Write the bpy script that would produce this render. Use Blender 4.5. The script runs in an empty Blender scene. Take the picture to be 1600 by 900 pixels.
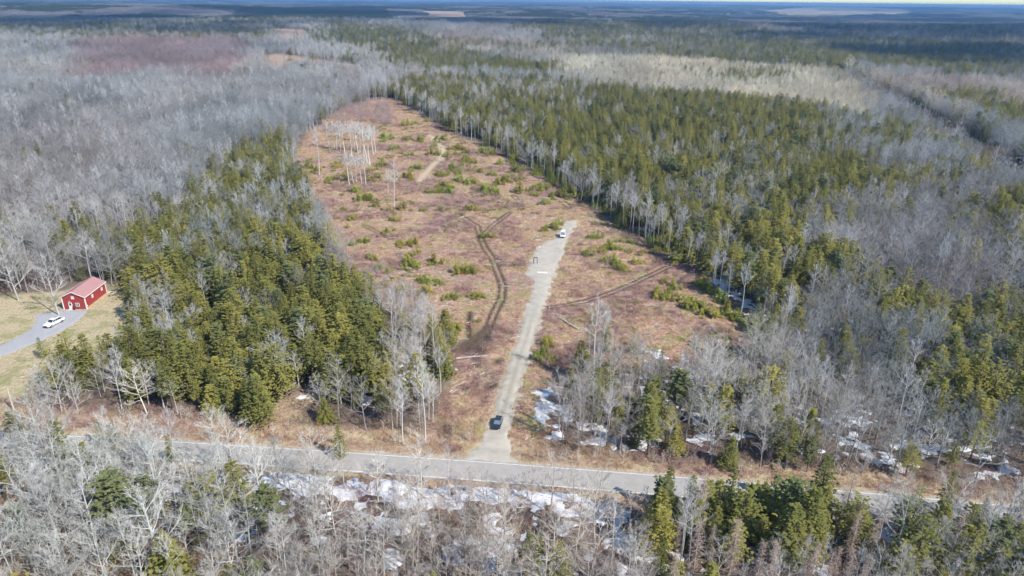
import bpy, math, random
import numpy as np
from mathutils import Matrix, Vector

R = math.radians
scene = bpy.context.scene
COL = scene.collection
rng = np.random.default_rng(7)
random.seed(7)

# ------------------------------------------------------------------ camera
CAM_H = 85.0
PITCH, ROLL = R(22.90), R(0.62)
FPX = 1066.0
_cp, _sp, _c, _s = math.cos(PITCH), math.sin(PITCH), math.cos(ROLL), math.sin(ROLL)
FWD = np.array([0, _cp, -_sp])
_r0, _u0 = np.array([1.0, 0, 0]), np.array([0, _sp, _cp])
RIGHT, UP = _r0 * _c + _u0 * _s, _u0 * _c - _r0 * _s
cam_data = bpy.data.cameras.new('camera')
cam_data.sensor_width = 36.0
cam_data.lens = FPX / 1600 * 36
cam_data.clip_start = 1.0
cam_data.clip_end = 60000
cam = bpy.data.objects.new('camera', cam_data)
COL.objects.link(cam)
M = Matrix.Identity(4)
for i in range(3):
    M[i][0], M[i][1], M[i][2] = RIGHT[i], UP[i], -FWD[i]
M[2][3] = CAM_H
cam.matrix_world = M
scene.camera = cam

# ------------------------------------------------------------------ sky, sun, exposure
SUN_EL = R(43)
SUN_DIR = np.array([0.80, -0.60])                 # horizontal direction towards the sun
world = bpy.data.worlds.new('World')
scene.world = world
world.use_nodes = True
wn = world.node_tree
bg = wn.nodes['Background']
sky = wn.nodes.new('ShaderNodeTexSky')
sky.sky_type = 'NISHITA'
sky.sun_disc = False
sky.sun_elevation = SUN_EL
sky.sun_rotation = math.atan2(SUN_DIR[0], SUN_DIR[1])
sky.air_density = 1.0
sky.dust_density = 0.2
sky.ozone_density = 3.0
_tint = wn.nodes.new('ShaderNodeMix'); _tint.data_type = 'RGBA'; _tint.blend_type = 'MULTIPLY'
_tint.inputs[0].default_value = 1.0; _tint.inputs[7].default_value = (.84, .98, 1.06, 1)
wn.links.new(sky.outputs[0], _tint.inputs[6])
wn.links.new(_tint.outputs[2], bg.inputs[0])
bg.inputs[1].default_value = 0.115
sun_data = bpy.data.lights.new('sun', 'SUN')
sun_data.energy = 4.5
sun_data.angle = R(0.53)
sun_data.color = (1.0, 0.95, 0.88)
sun = bpy.data.objects.new('sun', sun_data)
COL.objects.link(sun)
_sv = Vector((SUN_DIR[0] * math.cos(SUN_EL), SUN_DIR[1] * math.cos(SUN_EL), math.sin(SUN_EL)))
sun.rotation_euler = _sv.to_track_quat('Z', 'Y').to_euler()
sun.location = (60, -40, 200)
vs = scene.view_settings
vs.view_transform = 'Standard'
vs.look = 'None'
vs.gamma = 1
vs.use_curve_mapping = False
vs.exposure = 0.62
scene.cycles.use_denoising = True
scene.cycles.max_bounces = 3
scene.cycles.diffuse_bounces = 2
scene.cycles.transmission_bounces = 2
scene.cycles.use_adaptive_sampling = True
scene.cycles.adaptive_threshold = 0.04
scene.cycles.transparent_max_bounces = 8
scene.cycles.volume_bounces = 0

# ------------------------------------------------------------------ helpers
def P(u, v):
    """photograph pixel (1600x900) -> point on the level ground"""
    d = FWD + RIGHT * (u - 800) / FPX - UP * (v - 450) / FPX
    t = -CAM_H / d[2]
    return (d[0] * t, d[1] * t)

def poly(*pts):
    return np.array([P(*p) for p in pts])

def project(p):
    q = np.asarray(p, float) - np.array([0, 0, CAM_H])
    z = q @ FWD
    return 800 + FPX * (q @ RIGHT) / z, 450 - FPX * (q @ UP) / z, z

def height_to(u, v, vtop):
    """height of an upright thing based at pixel (u,v) whose top shows at row vtop"""
    x, y = P(u, v)
    lo, hi = 0.2, 60.0
    for _ in range(30):
        m = (lo + hi) / 2
        if project((x, y, m))[1] > vtop: lo = m
        else: hi = m
    return lo

def inside(pg, X, Y):
    r = np.zeros(X.shape, bool)
    n = len(pg)
    m = (X >= pg[:, 0].min()) & (X <= pg[:, 0].max()) & (Y >= pg[:, 1].min()) & (Y <= pg[:, 1].max())
    if not m.any(): return r
    x, y = X[m], Y[m]
    q = np.zeros(x.shape, bool)
    for i in range(n):
        x0, y0 = pg[i]; x1, y1 = pg[(i + 1) % n]
        if y0 == y1: continue
        q ^= ((y0 > y) != (y1 > y)) & (x < (x1 - x0) * (y - y0) / (y1 - y0) + x0)
    r[m] = q
    return r

def dist_line(pl, X, Y, close=False):
    d = np.full(X.shape, 1e9)
    n = len(pl)
    for i in range(n if close else n - 1):
        a, b = pl[i], pl[(i + 1) % n]
        ab = b - a
        t = np.clip(((X - a[0]) * ab[0] + (Y - a[1]) * ab[1]) / max(ab @ ab, 1e-9), 0, 1)
        d = np.minimum(d, np.hypot(X - a[0] - t * ab[0], Y - a[1] - t * ab[1]))
    return d

def soft(pg, X, Y, w):
    """1 inside, 0 outside, with a soft edge w metres wide"""
    out = np.zeros(X.shape)
    m = (X > pg[:, 0].min() - w) & (X < pg[:, 0].max() + w) & (Y > pg[:, 1].min() - w) & (Y < pg[:, 1].max() + w)
    if not m.any(): return out
    x, y = X[m], Y[m]
    d = dist_line(pg, x, y, True)
    d = np.where(inside(pg, x, y), d, -d)
    out[m] = np.clip(d / w + 0.5, 0, 1)
    return out

def _hash(ix, iy, s):
    h = (ix.astype(np.int64) * 374761393 + iy.astype(np.int64) * 668265263 + s * 974711) & 0x7fffffff
    h = ((h ^ (h >> 13)) * 1274126177) & 0x7fffffff
    return ((h ^ (h >> 16)) & 0xffff) / 65535.0

def vnoise(x, y, s=0):
    x = np.asarray(x, float); y = np.asarray(y, float)
    ix, iy = np.floor(x), np.floor(y)
    fx, fy = x - ix, y - iy
    fx = fx * fx * (3 - 2 * fx); fy = fy * fy * (3 - 2 * fy)
    a, b = _hash(ix, iy, s), _hash(ix + 1, iy, s)
    c, d = _hash(ix, iy + 1, s), _hash(ix + 1, iy + 1, s)
    return (a * (1 - fx) + b * fx) * (1 - fy) + (c * (1 - fx) + d * fx) * fy

def fbm(x, y, s=0, o=4):
    r, a, t = 0, 0.5, 0
    for k in range(o):
        r = r + a * vnoise(x * 2 ** k + 17.3 * k, y * 2 ** k + 9.1 * k, s + k)
        t += a; a *= 0.5
    return r / t

# the road: far white edge line seen in the photograph, fitted by a slight curve
def road_far(x):
    xc = np.clip(x, -130, 130)
    return 111.1 - 0.1008 * xc - 0.000173 * xc ** 2 + (x - xc) * (-0.1008 - 0.000346 * xc)
ROAD_W = 5.6
def road_mid(x): return road_far(x) - ROAD_W / 2

RUTS = [poly((713, 335), (730, 343), (745, 352), (752, 375), (758, 388), (768, 400), (775, 420), (785, 445), (783, 465), (772, 488), (765, 505), (752, 526), (738, 542)),
        poly((795, 333), (782, 342), (768, 352), (755, 366), (751, 376)),
        poly((858, 479), (885, 475), (910, 470), (960, 455), (1000, 437), (1040, 418), (1075, 403), (1088, 385)),
        poly((733, 488), (731, 505), (733, 527)), poly((803, 305), (812, 318), (815, 328)),
        poly((890, 322), (905, 312), (920, 300)), poly((862, 326), (885, 325), (905, 318)),
        poly((570, 352), (590, 362), (610, 372)), poly((735, 276), (765, 300), (800, 318))]
MUD = [poly((700, 548), (722, 530), (745, 515), (760, 500), (772, 508), (768, 530), (760, 552), (738, 556)),
       poly((690, 668), (705, 665), (712, 672), (700, 684), (688, 680)), poly((770, 562), (785, 560), (783, 570), (772, 570)),
       poly((757, 603), (775, 598), (778, 605), (760, 612)), poly((690, 694), (703, 692), (706, 704), (692, 700)),
       poly((745, 575), (752, 556), (740, 558), (738, 572)), poly((862, 562), (880, 558), (884, 572), (864, 578))]
TRACK = poly((727, 719), (747, 694), (760, 672), (772, 650), (783, 610), (796, 570), (811, 530), (825, 480), (836, 443), (824, 428), (830, 405), (841, 388), (855, 377), (866, 376), (875, 360), (884, 346),
             (903, 345), (891, 365), (883, 385), (876, 405), (866, 425), (860, 442), (854, 465), (844, 495), (834, 530), (823, 565), (810, 610), (799, 650), (793, 680), (795, 700), (802, 723))
DRIVE = poly((-60, 562), (0, 540), (30, 527), (52, 513), (58, 503), (59, 492), (75, 489), (92, 485.5), (100, 485.5), (134, 486), (124, 498), (110, 507), (90, 519), (60, 533), (20, 549), (0, 557), (-60, 582))
CLEAR = poly((694, 705), (684, 650), (700, 600), (705, 560), (690, 525), (630, 492), (560, 455), (526, 410), (502, 340), (474, 285), (455, 238), (490, 202), (530, 175), (585, 155), (615, 155), (640, 170), (700, 205), (760, 230), (830, 265), (900, 310), (960, 350), (1030, 392), (1090, 425), (1130, 470), (1195, 520), (1200, 548), (1150, 570), (1100, 580), (1000, 580), (930, 562), (890, 600), (862, 650), (845, 712))
LAWN = poly((-80, 480), (0, 460), (60, 458), (100, 455), (150, 440), (178, 450), (205, 462), (205, 520), (160, 545), (125, 560), (105, 580), (70, 600), (30, 630), (-10, 645), (-120, 660))
CORR = poly((1290, 108), (1330, 122), (1380, 160), (1440, 200), (1510, 245), (1580, 290), (1700, 340), (1750, 330), (1600, 262), (1530, 222), (1470, 188), (1400, 155), (1345, 122), (1310, 106))
FARCLEAR = [poly((412, 85), (440, 82), (560, 100), (560, 115), (470, 108), (430, 120), (412, 112)), poly((425, 45), (480, 48), (485, 62), (440, 66)),
            poly((655, 20), (725, 22), (735, 27), (670, 27)), poly((1170, 83), (1190, 83), (1190, 88), (1168, 88)), poly((1285, 50), (1325, 50), (1330, 60), (1290, 60))]

def terrain(x, y):
    x = np.asarray(x, float); y = np.asarray(y, float)
    d = np.hypot(x, y)
    rd = np.abs(y - road_mid(x))
    w = np.clip((rd - 5) / 8, 0, 1)
    z = w * (0.7 * (fbm(x / 26, y / 26, 3, 3) - 0.5) + 0.35 * (vnoise(x / 5, y / 5, 8) - 0.5))
    z = z - 0.45 * np.exp(-((rd - 8.2) / 1.5) ** 2)                      # the ditches
    hw = np.clip((d - 900) / 2600, 0, 1)
    z = z + hw * (95 * (fbm(x / 2300 + 3.1, y / 1300 + 5.2, 21, 3) - 0.52))
    # the levelled yard of the red building
    k = np.clip(1 - (np.hypot(x + 127, y - 180) - 16) / 14, 0, 1)
    return z * (1 - k)

def tz(x, y): return float(terrain(np.array([x]), np.array([y]))[0])

# ------------------------------------------------------------------ materials
MAT = {}
def new_mat(name):
    m = bpy.data.materials.new(name); m.use_nodes = True
    MAT[name] = m
    nt = m.node_tree; nt.nodes.clear()
    out = nt.nodes.new('ShaderNodeOutputMaterial')
    return m, nt, out

def N(nt, t, **kw):
    n = nt.nodes.new(t)
    for k, v in kw.items():
        if k.startswith('i_'): n.inputs[k[2:].replace('_', ' ')].default_value = v
        else: setattr(n, k, v)
    return n

def mixc(nt, f, a, b, mode='MIX'):
    m = nt.nodes.new('ShaderNodeMix'); m.data_type = 'RGBA'; m.blend_type = mode
    for sock, val in ((m.inputs[0], f), (m.inputs[6], a), (m.inputs[7], b)):
        if hasattr(val, 'is_output'): nt.links.new(val, sock)
        elif isinstance(val, tuple): sock.default_value = (*val, 1)
        else: sock.default_value = val
    return m.outputs[2]

def ramp(nt, f, a, b):
    n = nt.nodes.new('ShaderNodeMapRange'); n.interpolation_type = 'SMOOTHSTEP'
    n.inputs[1].default_value = a; n.inputs[2].default_value = b
    nt.links.new(f, n.inputs[0])
    return n.outputs[0]

def mul(nt, a, b):
    n = nt.nodes.new('ShaderNodeMath'); n.operation = 'MULTIPLY'
    for s, v in ((n.inputs[0], a), (n.inputs[1], b)):
        if hasattr(v, 'is_output'): nt.links.new(v, s)
        else: s.default_value = v
    return n.outputs[0]

def noise(nt, scale, detail=3, rough=0.55, vec=None):
    n = nt.nodes.new('ShaderNodeTexNoise')
    n.inputs['Scale'].default_value = scale; n.inputs['Detail'].default_value = detail; n.inputs['Roughness'].default_value = rough
    nt.links.new(vec if vec is not None else pos(nt), n.inputs['Vector'])
    return n.outputs['Fac']

def pos(nt):
    for n in nt.nodes:
        if n.type == 'NEW_GEOMETRY': return n.outputs['Position']
    return nt.nodes.new('ShaderNodeNewGeometry').outputs['Position']

def plain(name, col, rough=0.7, metal=0.0, var=0.12, scale=1.5, spec=0.3, coat=0.0):
    m, nt, out = new_mat(name)
    b = N(nt, 'ShaderNodeBsdfPrincipled')
    b.inputs['Roughness'].default_value = rough; b.inputs['Metallic'].default_value = metal
    b.inputs['Specular IOR Level'].default_value = spec
    b.inputs['Coat Weight'].default_value = coat
    lo = tuple(c * (1 - var) for c in col); hi = tuple(min(1, c * (1 + var)) for c in col)
    nt.links.new(mixc(nt, noise(nt, scale), lo, hi), b.inputs['Base Color'])
    nt.links.new(b.outputs[0], out.inputs[0])
    return m

def tinted(name, trans=0.0, lo=0.72, hi=1.22, scale=0.9, hue=(1, 1, 1)):
    """material of plants: each plant's own tint, broken up by noise"""
    m, nt, out = new_mat(name)
    at = N(nt, 'ShaderNodeAttribute', attribute_type='INSTANCER', attribute_name='tint')
    c = mixc(nt, noise(nt, scale, 2), tuple(lo * h for h in hue), tuple(hi * h for h in hue))
    c = mixc(nt, 1.0, at.outputs['Color'], c, 'MULTIPLY')
    d = N(nt, 'ShaderNodeBsdfDiffuse')
    nt.links.new(c, d.inputs['Color'])
    sh = d.outputs[0]
    if trans:
        t = N(nt, 'ShaderNodeBsdfTranslucent'); nt.links.new(c, t.inputs['Color'])
        mx = N(nt, 'ShaderNodeMixShader'); mx.inputs[0].default_value = trans
        nt.links.new(sh, mx.inputs[1]); nt.links.new(t.outputs[0], mx.inputs[2]); sh = mx.outputs[0]
    nt.links.new(sh, out.inputs[0])
    return m

tinted('needles', 0.34, 0.55, 1.4, 0.8)
tinted('bark_twigs', 0.0, 0.8, 1.2, 0.6)
tinted('twigs', 0.0, 0.84, 1.22, 0.5, (1.0, .985, .975))
tinted('dead_stems', 0.15, 0.75, 1.25, 0.5)
plain('conifer_bark', (0.13, 0.10, 0.08), 0.9, var=0.3)
plain('asphalt', (0.34, 0.32, 0.295), 0.92, var=0.2, scale=0.45)
plain('line_paint', (0.62, 0.62, 0.60), 0.8, var=0.3, scale=2.0)
plain('snow', (0.62, 0.63, 0.65), 0.8, var=0.22, scale=0.8)
plain('red_siding', (0.32, 0.05, 0.048), 0.6, var=0.08)
plain('white_trim', (0.74, 0.70, 0.66), 0.5, var=0.04)
plain('tan_sill', (0.50, 0.36, 0.22), 0.7)
plain('glass_dark', (0.035, 0.045, 0.06), 0.12, var=0.1, spec=0.6)
plain('glass_blue', (0.14, 0.17, 0.22), 0.15, var=0.1, spec=0.6)
plain('white_paint', (0.80, 0.80, 0.80), 0.3, var=0.03, coat=0.4)
plain('dark_paint', (0.022, 0.032, 0.042), 0.28, var=0.05, coat=0.5)
plain('tyre', (0.02, 0.02, 0.02), 0.9)
plain('rim_metal', (0.45, 0.45, 0.46), 0.35, 0.8)
plain('lamp_glass', (0.75, 0.75, 0.72), 0.15, var=0.02)
plain('tail_lamp', (0.4, 0.02, 0.02), 0.25)
plain('black_plastic', (0.03, 0.03, 0.032), 0.6)
plain('weathered_pole', (0.33, 0.29, 0.25), 0.9, var=0.2)
plain('pale_wood', (0.52, 0.47, 0.42), 0.85, var=0.2)
plain('pale_stone', (0.50, 0.48, 0.45), 0.9, var=0.2)
plain('far_roof', (0.30, 0.29, 0.29), 0.8)
plain('cloud_white', (0.9, 0.9, 0.9), 1.0)

def gravel_mat(name, a, b, tracks=False):
    m, nt, out = new_mat(name)
    bs = N(nt, 'ShaderNodeBsdfPrincipled'); bs.inputs['Roughness'].default_value = 0.95; bs.inputs['Specular IOR Level'].default_value = 0.15
    c = mixc(nt, noise(nt, 0.35, 5, 0.65), a, b)
    c = mixc(nt, mul(nt, ramp(nt, noise(nt, 2.2, 4, 0.7), 0.55, 0.75), 0.5), c, tuple(x * 0.7 for x in a))
    if tracks:
        at = N(nt, 'ShaderNodeAttribute', attribute_name='wear')
        c = mixc(nt, mul(nt, at.outputs['Fac'], 0.75), c, (0.30, 0.27, 0.20))
    nt.links.new(c, bs.inputs['Base Color'])
    bp = N(nt, 'ShaderNodeBump'); bp.inputs['Strength'].default_value = 0.6; bp.inputs['Distance'].default_value = 0.15
    nt.links.new(noise(nt, 3.0, 5, 0.7), bp.inputs['Height']); nt.links.new(bp.outputs[0], bs.inputs['Normal'])
    nt.links.new(bs.outputs[0], out.inputs[0])
    return m
gravel_mat('gravel', (0.30, 0.27, 0.22), (0.53, 0.49, 0.42), True)
gravel_mat('driveway_gravel', (0.30, 0.30, 0.31), (0.40, 0.40, 0.41))

def roof_mat():
    m, nt, out = new_mat('red_roof')
    bs = N(nt, 'ShaderNodeBsdfPrincipled'); bs.inputs['Roughness'].default_value = 0.75
    c = mixc(nt, noise(nt, 1.2, 4), (0.34, 0.175, 0.17), (0.42, 0.235, 0.225))
    w = N(nt, 'ShaderNodeTexWave', bands_direction='Y'); w.inputs['Scale'].default_value = 1.6; w.inputs['Distortion'].default_value = 0.0
    nt.links.new(pos(nt), w.inputs['Vector'])
    c = mixc(nt, mul(nt, ramp(nt, w.outputs['Fac'], 0.9, 1.0), 0.35), c, (0.2, 0.07, 0.07))
    nt.links.new(c, bs.inputs['Base Color']); nt.links.new(bs.outputs[0], out.inputs[0])
roof_mat()

def ground_mat():
    m, nt, out = new_mat('ground_cover')
    bs = N(nt, 'ShaderNodeBsdfDiffuse')
    A = N(nt, 'ShaderNodeAttribute', attribute_name='mask_a'); sa = N(nt, 'ShaderNodeSeparateColor'); nt.links.new(A.outputs['Color'], sa.inputs[0])
    B = N(nt, 'ShaderNodeAttribute', attribute_name='mask_b'); sb = N(nt, 'ShaderNodeSeparateColor'); nt.links.new(B.outputs['Color'], sb.inputs[0])
    clear, lawn, verge = sa.outputs; mud, sand, far = sb.outputs
    fine = ramp(nt, noise(nt, 1.0, 6, 0.78), 0.25, 0.75); mid = noise(nt, 0.16, 4, 0.6); big = noise(nt, 0.045, 3, 0.55)
    # woodland litter
    c = mixc(nt, fine, (0.12, 0.092, 0.07), (0.26, 0.20, 0.155))
    c = mixc(nt, ramp(nt, mid, 0.45, 0.65), c, (0.19, 0.145, 0.125))
    # logged clearing: rust litter, straw grass, purple canes, pale slash
    k = mixc(nt, fine, (0.21, 0.118, 0.08), (0.60, 0.405, 0.285))
    k = mixc(nt, mul(nt, ramp(nt, mid, 0.48, 0.62), 0.75), k, mixc(nt, fine, (0.30, 0.21, 0.115), (0.63, 0.485, 0.31)))
    k = mixc(nt, mul(nt, ramp(nt, big, 0.50, 0.62), 0.7), k, mixc(nt, fine, (0.24, 0.145, 0.13), (0.48, 0.325, 0.285)))
    k = mixc(nt, mul(nt, ramp(nt, noise(nt, 0.55, 6, 0.8), 0.54, 0.64), 0.7), k, (0.19, 0.125, 0.10))
    k = mixc(nt, mul(nt, ramp(nt, noise(nt, 0.11, 5, 0.7), 0.51, 0.60), 0.7), k, mixc(nt, fine, (0.22, 0.21, 0.08), (0.38, 0.35, 0.15)))
    k = mixc(nt, mul(nt, ramp(nt, noise(nt, 2.3, 3, 0.7), 0.66, 0.74), 0.7), k, (0.55, 0.48, 0.42))
    c = mixc(nt, clear, c, k)
    v = mixc(nt, fine, (0.30, 0.195, 0.135), (0.50, 0.37, 0.26))
    v = mixc(nt, ramp(nt, mid, 0.5, 0.6), v, mixc(nt, fine, (0.42, 0.33, 0.20), (0.56, 0.46, 0.30)))
    c = mixc(nt, verge, c, v)
    l = mixc(nt, fine, (0.42, 0.34, 0.21), (0.58, 0.49, 0.33))
    l = mixc(nt, mul(nt, ramp(nt, mid, 0.48, 0.6), 0.8), l, mixc(nt, fine, (0.27, 0.265, 0.12), (0.40, 0.37, 0.20)))
    c = mixc(nt, lawn, c, l)
    f = mixc(nt, noise(nt, 0.02, 4, 0.6), (0.30, 0.205, 0.17), (0.46, 0.36, 0.27))
    c = mixc(nt, far, c, f)
    s = mixc(nt, fine, (0.44, 0.34, 0.22), (0.62, 0.52, 0.38))
    c = mixc(nt, sand, c, s)
    c = mixc(nt, mul(nt, mud, ramp(nt, fine, -0.1, 0.35)), c, (0.085, 0.062, 0.05))
    nt.links.new(c, bs.inputs['Color'])
    bp = N(nt, 'ShaderNodeBump'); bp.inputs['Strength'].default_value = 0.9; bp.inputs['Distance'].default_value = 0.9
    nt.links.new(noise(nt, 1.1, 6, 0.7), bp.inputs['Height']); nt.links.new(bp.outputs[0], bs.inputs['Normal'])
    nt.links.new(bs.outputs[0], out.inputs[0])
ground_mat()

# ------------------------------------------------------------------ mesh builders
class MB:
    def __init__(s): s.v, s.f, s.m = [], [], []
    def add(s, verts, faces, mat=0):
        o = len(s.v); s.v.extend([tuple(map(float, p)) for p in verts])
        s.f.extend([tuple(i + o for i in f) for f in faces]); s.m.extend([mat] * len(faces))
    def tube(s, pts, rad, sides=5, mat=0, cap=True):
        pts = [np.asarray(p, float) for p in pts]
        n = len(pts); o = len(s.v)
        a = None
        for i in range(n):
            t = pts[min(i + 1, n - 1)] - pts[max(i - 1, 0)]
            t = t / (np.linalg.norm(t) + 1e-9)
            if a is None:
                a = np.cross(t, (0, 0, 1) if abs(t[2]) < 0.9 else (1, 0, 0))
            a = a - t * (a @ t); a = a / (np.linalg.norm(a) + 1e-9); b = np.cross(t, a)
            for k in range(sides):
                an = 2 * math.pi * k / sides
                s.v.append(tuple(pts[i] + (a * math.cos(an) + b * math.sin(an)) * rad[i]))
        for i in range(n - 1):
            for k in range(sides):
                k2 = (k + 1) % sides
                s.f.append((o + i * sides + k, o + i * sides + k2, o + (i + 1) * sides + k2, o + (i + 1) * sides + k)); s.m.append(mat)
        if cap and sides > 2:
            s.f.append(tuple(o + (n - 1) * sides + k for k in range(sides))); s.m.append(mat)
            s.f.append(tuple(o + k for k in reversed(range(sides)))); s.m.append(mat)
    def box(s, x0, x1, y0, y1, z0, z1, mat=0):
        s.add([(x0, y0, z0), (x1, y0, z0), (x1, y1, z0), (x0, y1, z0), (x0, y0, z1), (x1, y0, z1), (x1, y1, z1), (x0, y1, z1)],
              [(0, 3, 2, 1), (4, 5, 6, 7), (0, 1, 5, 4), (1, 2, 6, 5), (2, 3, 7, 6), (3, 0, 4, 7)], mat)
    def mesh(s, name, mats):
        me = bpy.data.meshes.new(name)
        me.from_pydata(s.v, [], s.f)
        for m in mats: me.materials.append(MAT[m])
        if len(mats) > 1: me.polygons.foreach_set('material_index', s.m)
        me.update()
        return me

def link(name, me, parent=None, loc=None, **props):
    o = bpy.data.objects.new(name, me)
    COL.objects.link(o)
    if parent is not None: o.parent = parent
    if loc is not None: o.location = loc
    for k, v in props.items(): o[k] = v
    return o

def thing(name, label, category, loc=(0, 0, 0), rotz=0.0, group=None):
    o = bpy.data.objects.new(name, None)
    COL.objects.link(o)
    o.location = loc; o.rotation_euler = (0, 0, rotz); o.empty_display_size = 0.5
    o['label'] = label; o['category'] = category
    if group: o['group'] = group
    return o

def fast_mesh(name, V, Q, mats):
    """V (n,3) floats, Q (m,k) vertex indices, all faces alike"""
    me = bpy.data.meshes.new(name)
    Q = np.asarray(Q, np.int32); k = Q.shape[1]
    me.vertices.add(len(V)); me.vertices.foreach_set('co', np.asarray(V, np.float32).ravel())
    me.loops.add(Q.size); me.loops.foreach_set('vertex_index', Q.ravel())
    me.polygons.add(len(Q)); me.polygons.foreach_set('loop_start', np.arange(0, Q.size, k, dtype=np.int32))
    me.update(calc_edges=True); me.validate()
    for m in mats: me.materials.append(MAT[m])
    return me

def grid_quads(nx, ny):
    i = np.arange(nx * ny).reshape(ny, nx)
    return np.stack([i[:-1, :-1], i[:-1, 1:], i[1:, 1:], i[1:, :-1]], -1).reshape(-1, 4)

def grow(a, b, step, g):
    r = [a]
    while r[-1] < b:
        r.append(r[-1] + step); step *= g
    return r[1:]

# ------------------------------------------------------------------ the ground, one sheet to the horizon
xs = np.arange(-75, 85.1, 0.6)
xs = np.concatenate([-np.array(grow(75, 26000, 0.7, 1.055))[::-1], xs, np.array(grow(85, 26000, 0.7, 1.055))])
ys = np.arange(92, 262, 0.6)
ys = np.concatenate([-np.array(grow(-92, 200, 1.0, 1.06))[::-1], ys, np.array(grow(ys[-1], 26000, 0.65, 1.018))])
GX, GY = np.meshgrid(xs, ys)
fx, fy = GX.ravel(), GY.ravel()
gz = terrain(fx, fy)
near = (fy < 900) & (np.abs(fx) < 500)
ix = np.where(near)[0]
nxx, nyy = fx[ix], fy[ix]
wob = (fbm(nxx / 9, nyy / 9, 40, 3) - 0.5) * 8
wob2 = (fbm(nxx / 9, nyy / 9, 47, 3) - 0.5) * 8
m_clear = np.zeros(len(fx)); m_lawn = np.zeros(len(fx)); m_verge = np.zeros(len(fx))
m_mud = np.zeros(len(fx)); m_sand = np.zeros(len(fx)); m_far = np.zeros(len(fx))
m_clear[ix] = soft(CLEAR, nxx + wob, nyy + wob2, 5)
m_lawn[ix] = soft(LAWN, nxx + wob * 0.4, nyy + wob2 * 0.4, 3)
off = nyy - road_mid(nxx)
m_verge[ix] = np.clip((off - 2.6) / 0.5, 0, 1) * np.clip((np.interp(nxx, [-60, -8, 4, 90], [13.5, 13, 9, 10]) + wob * 0.6 - off) / 2, 0, 1)
m_verge[ix] = np.maximum(m_verge[ix], np.clip((-off - 2.6) / 0.5, 0, 1) * np.clip((6.5 + off + wob * 0.3) / 1.0, 0, 1))
m_verge[ix] = np.maximum(m_verge[ix], soft(poly((415, 655), (440, 625), (480, 608), (515, 605), (505, 625), (460, 650), (440, 668)), nxx, nyy, 3))
rut = np.zeros(len(ix)); 
for k, pl in enumerate(RUTS):
    half = (1.0, 0.9, 0.9, 0.3, 0.9, 0.9, 0.9, 0.9, 0.8)[k]
    d = dist_line(pl, nxx + wob * 0.08, nyy + wob2 * 0.08)
    rut = np.maximum(rut, np.exp(-((d - half) / 0.58) ** 2) * (0.75 if k > 3 else 1.0))
for k, pg in enumerate(MUD):
    rut = np.maximum(rut, soft(pg, nxx + wob * 0.25, nyy + wob2 * 0.25, 2.0) * (1.0 if k else 0.85))
m_mud[ix] = rut
pathline = poly((655, 283), (668, 268), (676, 258), (688, 248), (694, 238), (684, 222), (672, 212))
m_sand[ix] = np.exp(-(dist_line(pathline, nxx, nyy) / 2.2) ** 2)
m_sand[ix] = np.maximum(m_sand[ix], soft(TRACK, nxx + wob * 0.35, nyy + wob2 * 0.35, 2.5) * 0.7)
m_sand[ix] = np.maximum(m_sand[ix], np.exp(-((off - 3.6) / 0.5) ** 2) * 0.8)
for pg in FARCLEAR: m_far = np.maximum(m_far, soft(pg, fx, fy, 30))
trk = soft(TRACK, nxx, nyy, 2.0)
gz[ix] -= rut * 0.4 * (1 - trk)
gz[ix] += m_clear[ix] * (1 - trk) * (1 - rut) * 0.3 * (vnoise(nxx / 1.7, nyy / 1.7, 61) - 0.4)
gme = fast_mesh('ground', np.stack([fx, fy, gz], 1), grid_quads(len(xs), len(ys)), ['ground_cover'])
for nm, chans in (('mask_a', (m_clear, m_lawn, m_verge)), ('mask_b', (m_mud, m_sand, m_far))):
    at = gme.attributes.new(nm, 'FLOAT_COLOR', 'POINT')
    at.data.foreach_set('color', np.stack([*chans, np.ones(len(fx))], 1).astype(np.float32).ravel())
gme.polygons.foreach_set('use_smooth', np.ones(len(gme.polygons), bool))
link('ground', gme, kind='structure')

# ------------------------------------------------------------------ the road with its edge lines
rx = np.arange(-420, 420.1, 2.0)
def strip(name, o0, o1, z, mat, n=2, jag=0.0, x=rx, **props):
    V, js = [], np.linspace(o0, o1, n)
    for xx in x:
        for j in js:
            e = jag * (vnoise(np.array([xx / 1.7]), np.array([j * 3.0]), 5)[0] - 0.5) if j in (o0, o1) else 0
            V.append((xx, float(road_mid(xx)) + j + e, z + 0.05 * (1 - (j / 3.3) ** 2) ))
    return link(name, fast_mesh(name, np.array(V), grid_quads(n, len(x)), [mat]), **props)
road = strip('road', -ROAD_W / 2 - 0.45, ROAD_W / 2 + 0.45, 0.10, 'asphalt', 9, 0.5, np.arange(-420, 420.1, 1.0), kind='structure')
strip('edge_line', ROAD_W / 2 - 0.09, ROAD_W / 2 + 0.09, 0.106, 'line_paint', 2).parent = road
strip('edge_line', -ROAD_W / 2 - 0.09, -ROAD_W / 2 + 0.09, 0.106, 'line_paint', 2).parent = road

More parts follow.
